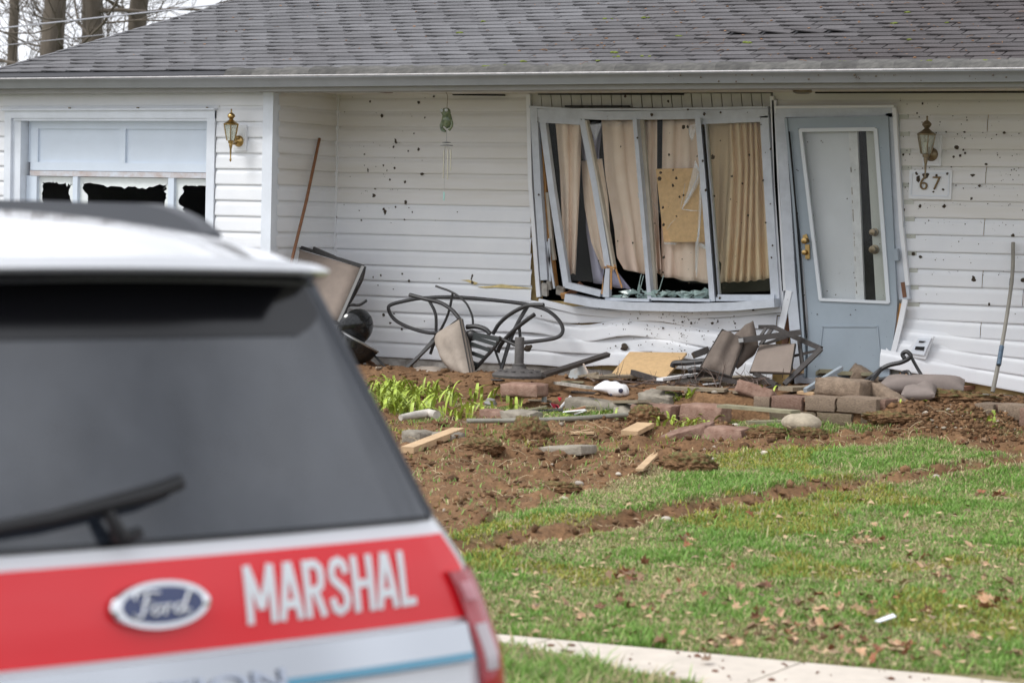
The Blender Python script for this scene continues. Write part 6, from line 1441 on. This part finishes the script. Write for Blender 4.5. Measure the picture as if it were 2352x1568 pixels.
# roof rails, wiper, badge, lettering
M_RAIL = mat('black_roof_rail', (.035, .038, .045), .4)
for s in (1, -1):
    b = MB(); P = crom([(s*.50, .60, ZR+.785), (s*.505, .70, ZR+.822), (s*.51, .86, ZR+.850), (s*.51, 1.1, ZR+.855), (s*.51, 2.0, ZR+.852), (s*.50, 2.9, ZR+.80)], 6)
    b.bars(P, .05, .062, (0, 0, 1)); part('roof_rail', b, M_RAIL, CARL, local=True)
wp = MB(); wp.tube([rear(-.60, .165, .04), rear(-.25, .205, .055), rear(.0, .245, .06), rear(.082, .262, .05)], [.012, .016, .020, .018], 8); wiper = part('wiper', wp, M_RUB, CARL, local=True)
wp = MB(); wp.tube([rear(-.115, .215, .05), rear(-.10, .175, .05), rear(-.085, .152, .03)], [.014, .017, .022], 8); wp.tube([rear(-.085, .152, .035), rear(-.035, .160, .035)], .013, 8); part('wiper_pivot', wp, M_RUB, wiper, local=True)
# local frame on the rear face for flat marks
def face(x, z, off):
    p = rear(x, z, off); e = 1e-3; ux = nrm(rear(x+e, z, off)-rear(x-e, z, off)); uz = nrm(rear(x, z+e, off)-rear(x, z-e, off)); nn = nrm(np.cross(ux, uz)); uz = np.cross(nn, ux)
    return Matrix(((ux[0], uz[0], nn[0], p[0]), (ux[1], uz[1], nn[1], p[1]), (ux[2], uz[2], nn[2], p[2]), (0, 0, 0, 1)))
FM = face(0, 0, .012)
def oval(name, rx, rz, h0, h1, m, parent):
    b = MB(); prf = [(1.0, h0), (1.0, h0+(h1-h0)*.6), (.94, h1), (.01, h1)]
    b.lathe([(r_, h_) for r_, h_ in prf], (0, 0, 0), (0, 0, 1), 40); b.v = [(x*rx, y*rz, z) for x, y, z in b.v]
    o = part(name, b, m, parent, local=True); o.matrix_local = FM; return o
badge = oval('badge', .128, .056, 0, .016, M_CHR, CARL)
bb = MB(); bb.lathe([(1, .012), (.99, .019), (.01, .019)], (0, 0, 0), n=40); bb.v = [(x*.104, y*.041, z) for x, y, z in bb.v]; part('badge_field', bb, mat('deep_blue_enamel', (.012, .03, .13), .15, coat=1), badge, local=True)
S = [[(-.072, .016), (-.070, .026), (-.045, .030), (-.010, .026)], [(-.040, .027), (-.050, .0), (-.060, -.022), (-.075, -.024), (-.080, -.014)], [(-.058, .004), (-.030, .006)],
     [(-.020, -.002), (-.034, -.012), (-.026, -.022), (-.012, -.014), (-.014, -.003), (-.022, -.002)], [(-.012, -.004), (.004, -.004), (.0, -.022)], [(.003, -.010), (.012, -.002), (.020, -.005)],
     [(.048, -.002), (.030, -.004), (.026, -.018), (.038, -.021), (.050, -.008)], [(.068, .026), (.058, .010), (.050, -.010), (.052, -.020), (.066, -.016)], [(.060, .024), (.074, .020)]]
sb = MB()
for s in S: sb.tube(crom([(x, y, .021) for x, y in s], 5), .0042, 6)
part('badge_script', sb, M_CHR, badge, local=True)
def bent_text(name, txt, size, x0, x1, zc, h, m, off, parent, offset=0.0, extr=.3):
    me = text_mesh(txt, 1.0, .002, offset); co = np.array([v.co[:] for v in me.vertices]); mn, mxx = co.min(0), co.max(0)
    for v in me.vertices:
        u = (v.co.x-mn[0])/(mxx[0]-mn[0]); t = (v.co.y-mn[1])/(mxx[1]-mn[1]); p = rear(x0+(x1-x0)*u, zc+(t-.5)*h, off+(v.co.z > 0)*.003); v.co = p
    me.materials.append(m); o = bpy.data.objects.new(name, me); link(o); o.parent = parent; ORG[o.name] = (0, 0, 0); return o
LET = {'M': [[(.1, 0), (.1, 1)], [(.1, 1), (.5, .25)], [(.5, .25), (.9, 1)], [(.9, 1), (.9, 0)]], 'A': [[(.06, 0), (.46, 1)], [(.54, 1), (.94, 0)], [(.25, .28), (.75, .28)]], 'R': [[(.12, 0), (.12, 1)], [(.12, .93), (.6, .93), (.82, .84), (.84, .68), (.78, .54), (.58, .47), (.12, .47)], [(.5, .47), (.9, 0)]],
       'S': [[(.86, .74), (.78, .88), (.55, .94), (.28, .90), (.16, .77), (.22, .62), (.5, .51), (.76, .40), (.85, .25), (.74, .11), (.48, .05), (.22, .11), (.12, .27)]], 'H': [[(.12, 0), (.12, 1)], [(.88, 0), (.88, 1)], [(.12, .5), (.88, .5)]], 'L': [[(.14, 0), (.14, 1)], [(.14, .075), (.86, .075)]]}
M_VIN = mat('white_reflective_vinyl', (.80, .82, .84), .3); cxl = .232; k_ = 0
for ch_ in 'MARSHAL':
    wl = .082 if ch_ == 'M' else .060 if ch_ != 'L' else .056; b = MB()
    for st in LET[ch_]:
        P = [np.array(p) for p in st]
        for a_, c_ in zip(P[:-1], P[1:]):
            k_ += 1; A_ = np.array([a_[0]*wl, a_[1]*.130]); C_ = np.array([c_[0]*wl, c_[1]*.130]); d_ = (C_-A_)/np.linalg.norm(C_-A_)
            if len(P) > 2: A_ = A_-d_*.004; C_ = C_+d_*.004
            q_ = np.array([-d_[1], d_[0]])*.0095
            ns_ = 8 if len(P) == 2 else 2; vv = []
            for i_ in range(ns_+1):
                m_ = A_+(C_-A_)*i_/ns_; vv += [rear(cxl+p[0], p[1]-.064, .0085+(k_ % 5)*.0005) for p in (m_-q_, m_+q_)]
            b.add(vv, [(2*i_, 2*i_+2, 2*i_+3, 2*i_+1) for i_ in range(ns_)])
    o = part('letter', b, M_VIN, st_, local=True); o['label'] = 'white capital letter '+ch_; o.modifiers.new('film', 'SOLIDIFY').thickness = .0003
    cxl += wl+.0125
bent_text('model_lettering', 'EXPEDITION', 1, -.46, .30, -.182, .044, mat('dark_chrome_letter', (.42, .46, .54), .25, metal=.5), .030, CARL, .01)
# side windows, lower trim, bumper, plate, wheels
for s in (1, -1):
    for (ya, yb) in ((.55, 1.35), (1.42, 2.25), (2.32, 3.1)):
        b = MB()
        def fn(u, v, ya=ya, yb=yb, s=s):
            z = .17+.45*v; hw = prof(z)[0]; return np.array([s*(hw+.006), ya+(yb-ya)*u-(.0 if ya < 2.3 else .35*v*u), z+ZR])
        b.grid(fn, 3, 6, s < 0); o = part('side_window', b, M_TINT, CARL, local=True); o.modifiers.new('thick', 'SOLIDIFY').thickness = .008
    for y in (1.05, 4.15):
        b = MB(); b.lathe([(.10, -.13), (.40, -.13), (.42, -.09), (.42, .09), (.40, .13), (.30, .135), (.05, .12)], (s*.88, y, .42), (s, 0, 0), 28); wh = part('wheel', b, M_RUB, CARL, local=True)
        b = MB(); b.lathe([(.29, .10), (.29, .14), (.25, .13), (.06, .10), (.05, .15)], (s*.88, y, .42), (s, 0, 0), 20); part('rim', b, M_CHR, wh, local=True)
patch('bumper', M_WHITE, lambda z: -prof(z)[0]+.005, lambda z: prof(z)[0]-.005, -.74, -.53, .06, 30, 6); patch('bumper_step', M_RUB, lambda z: -.8, lambda z: .8, -.545, -.50, .09, 30, 3)
patch('number_plate', mat('plain_plate', (.7, .7, .72), .4), lambda z: -.155, lambda z: .155, -.44, -.31, .03, 8, 4)

# ============================================================ bare trees and wires behind the roof
M_BARK = mat('grey_brown_bark', (.115, .095, .075), .95, .3, 6, .8, 25, stretch=(1, 1, .25))
def tree(label, x_px, depth, r0, lean, seed, H=15.0, fork=3.2, low=True):
    rr = random.Random(seed); base = CAM+ray(x_px, 60)*depth; bx, by = base[0], base[1]; gz = -.86
    t = thing('bare_tree', label, 'tree', (bx, by, gz), group='bare trees behind the house')
    tr = MB(); br = MB()
    P = [np.array([bx+lean*(h/6)**1.3+rr.uniform(-.04, .04), by+rr.uniform(-.04, .04), gz+h]) for h in np.linspace(0, H*.6, 10)]
    R_ = [r0*(1.25-.55*k/9) for k in range(10)]; tr.tube(crom(P, 3), list(np.interp(np.linspace(0, 9, len(crom(P, 3))), range(10), R_)), 12)
    def limb(p, d, L_, r_, lvl):
        pts = [p]; dd_ = nrm(d)
        n = 5
        for k in range(n):
            dd_ = nrm(dd_+np.array([rr.uniform(-.28, .28), rr.uniform(-.28, .28), rr.uniform(-.18, .26)])); pts.append(pts[-1]+dd_*L_/n)
        br.tube(pts, list(np.linspace(r_, r_*.35, n+1)), 6 if lvl < 2 else 4, cap=False)
        if lvl < 4:
            for k in range((5, 5, 5, 4)[lvl]):
                i = rr.randint(1, n); q = pts[i]; d2 = nrm(dd_+np.array([rr.uniform(-1, 1), rr.uniform(-1, 1), rr.uniform(-.5, .8)])); limb(q, d2, L_*rr.uniform(.42, .68), max(.006, r_*rr.uniform(.35, .5)), lvl+1)
    for k in range(9 if low else 6):
        h = rr.uniform(2.6 if low else 4, H*.6); i = min(9, int(h/(H*.6)*9)); an = rr.uniform(0, 6.28); limb(P[i], np.array([math.cos(an), math.sin(an), rr.uniform(-.05, .6)]), rr.uniform(2.5, 4.5), r0*rr.uniform(.16, .28), 1)
    part('trunk', tr, M_BARK, t); br.sm = False; part('crown', br, M_BARK, t)
    return P
tree('thick bare trunk with low branches at the far left behind the roof', 122, 34, .165, .0, 3)
tree('middle bare trunk rising behind the left roof slope', 228, 36, .13, -.15, 5, low=False)
tree('leaning bare trunk right of the other two behind the roof', 288, 37, .15, .35, 9, low=False)
tree('slender bare sapling between the thick trunk and the middle one', 178, 40, .06, .2, 14)
tree('far thin bare tree at the left picture edge', 20, 44, .10, .1, 22)
# crooked low limb at the far left
for k, (label, a, c, dep) in enumerate((('upper power line crossing the bare trees', (-60, 72), (420, 20), 29), ('lower thin power line crossing the bare trees', (-60, 112), (330, 70), 31))):
    A = CAM+ray(*a)*dep; B = CAM+ray(*c)*dep; d = B-A; P = [A-d*3, A, B, B+d*3]; b = MB(); b.tube(P, .009 if k == 0 else .005, 6); solo('power_line', b, mat('grey_cable', (.42, .42, .46), .5), label, 'cable', 'power lines')
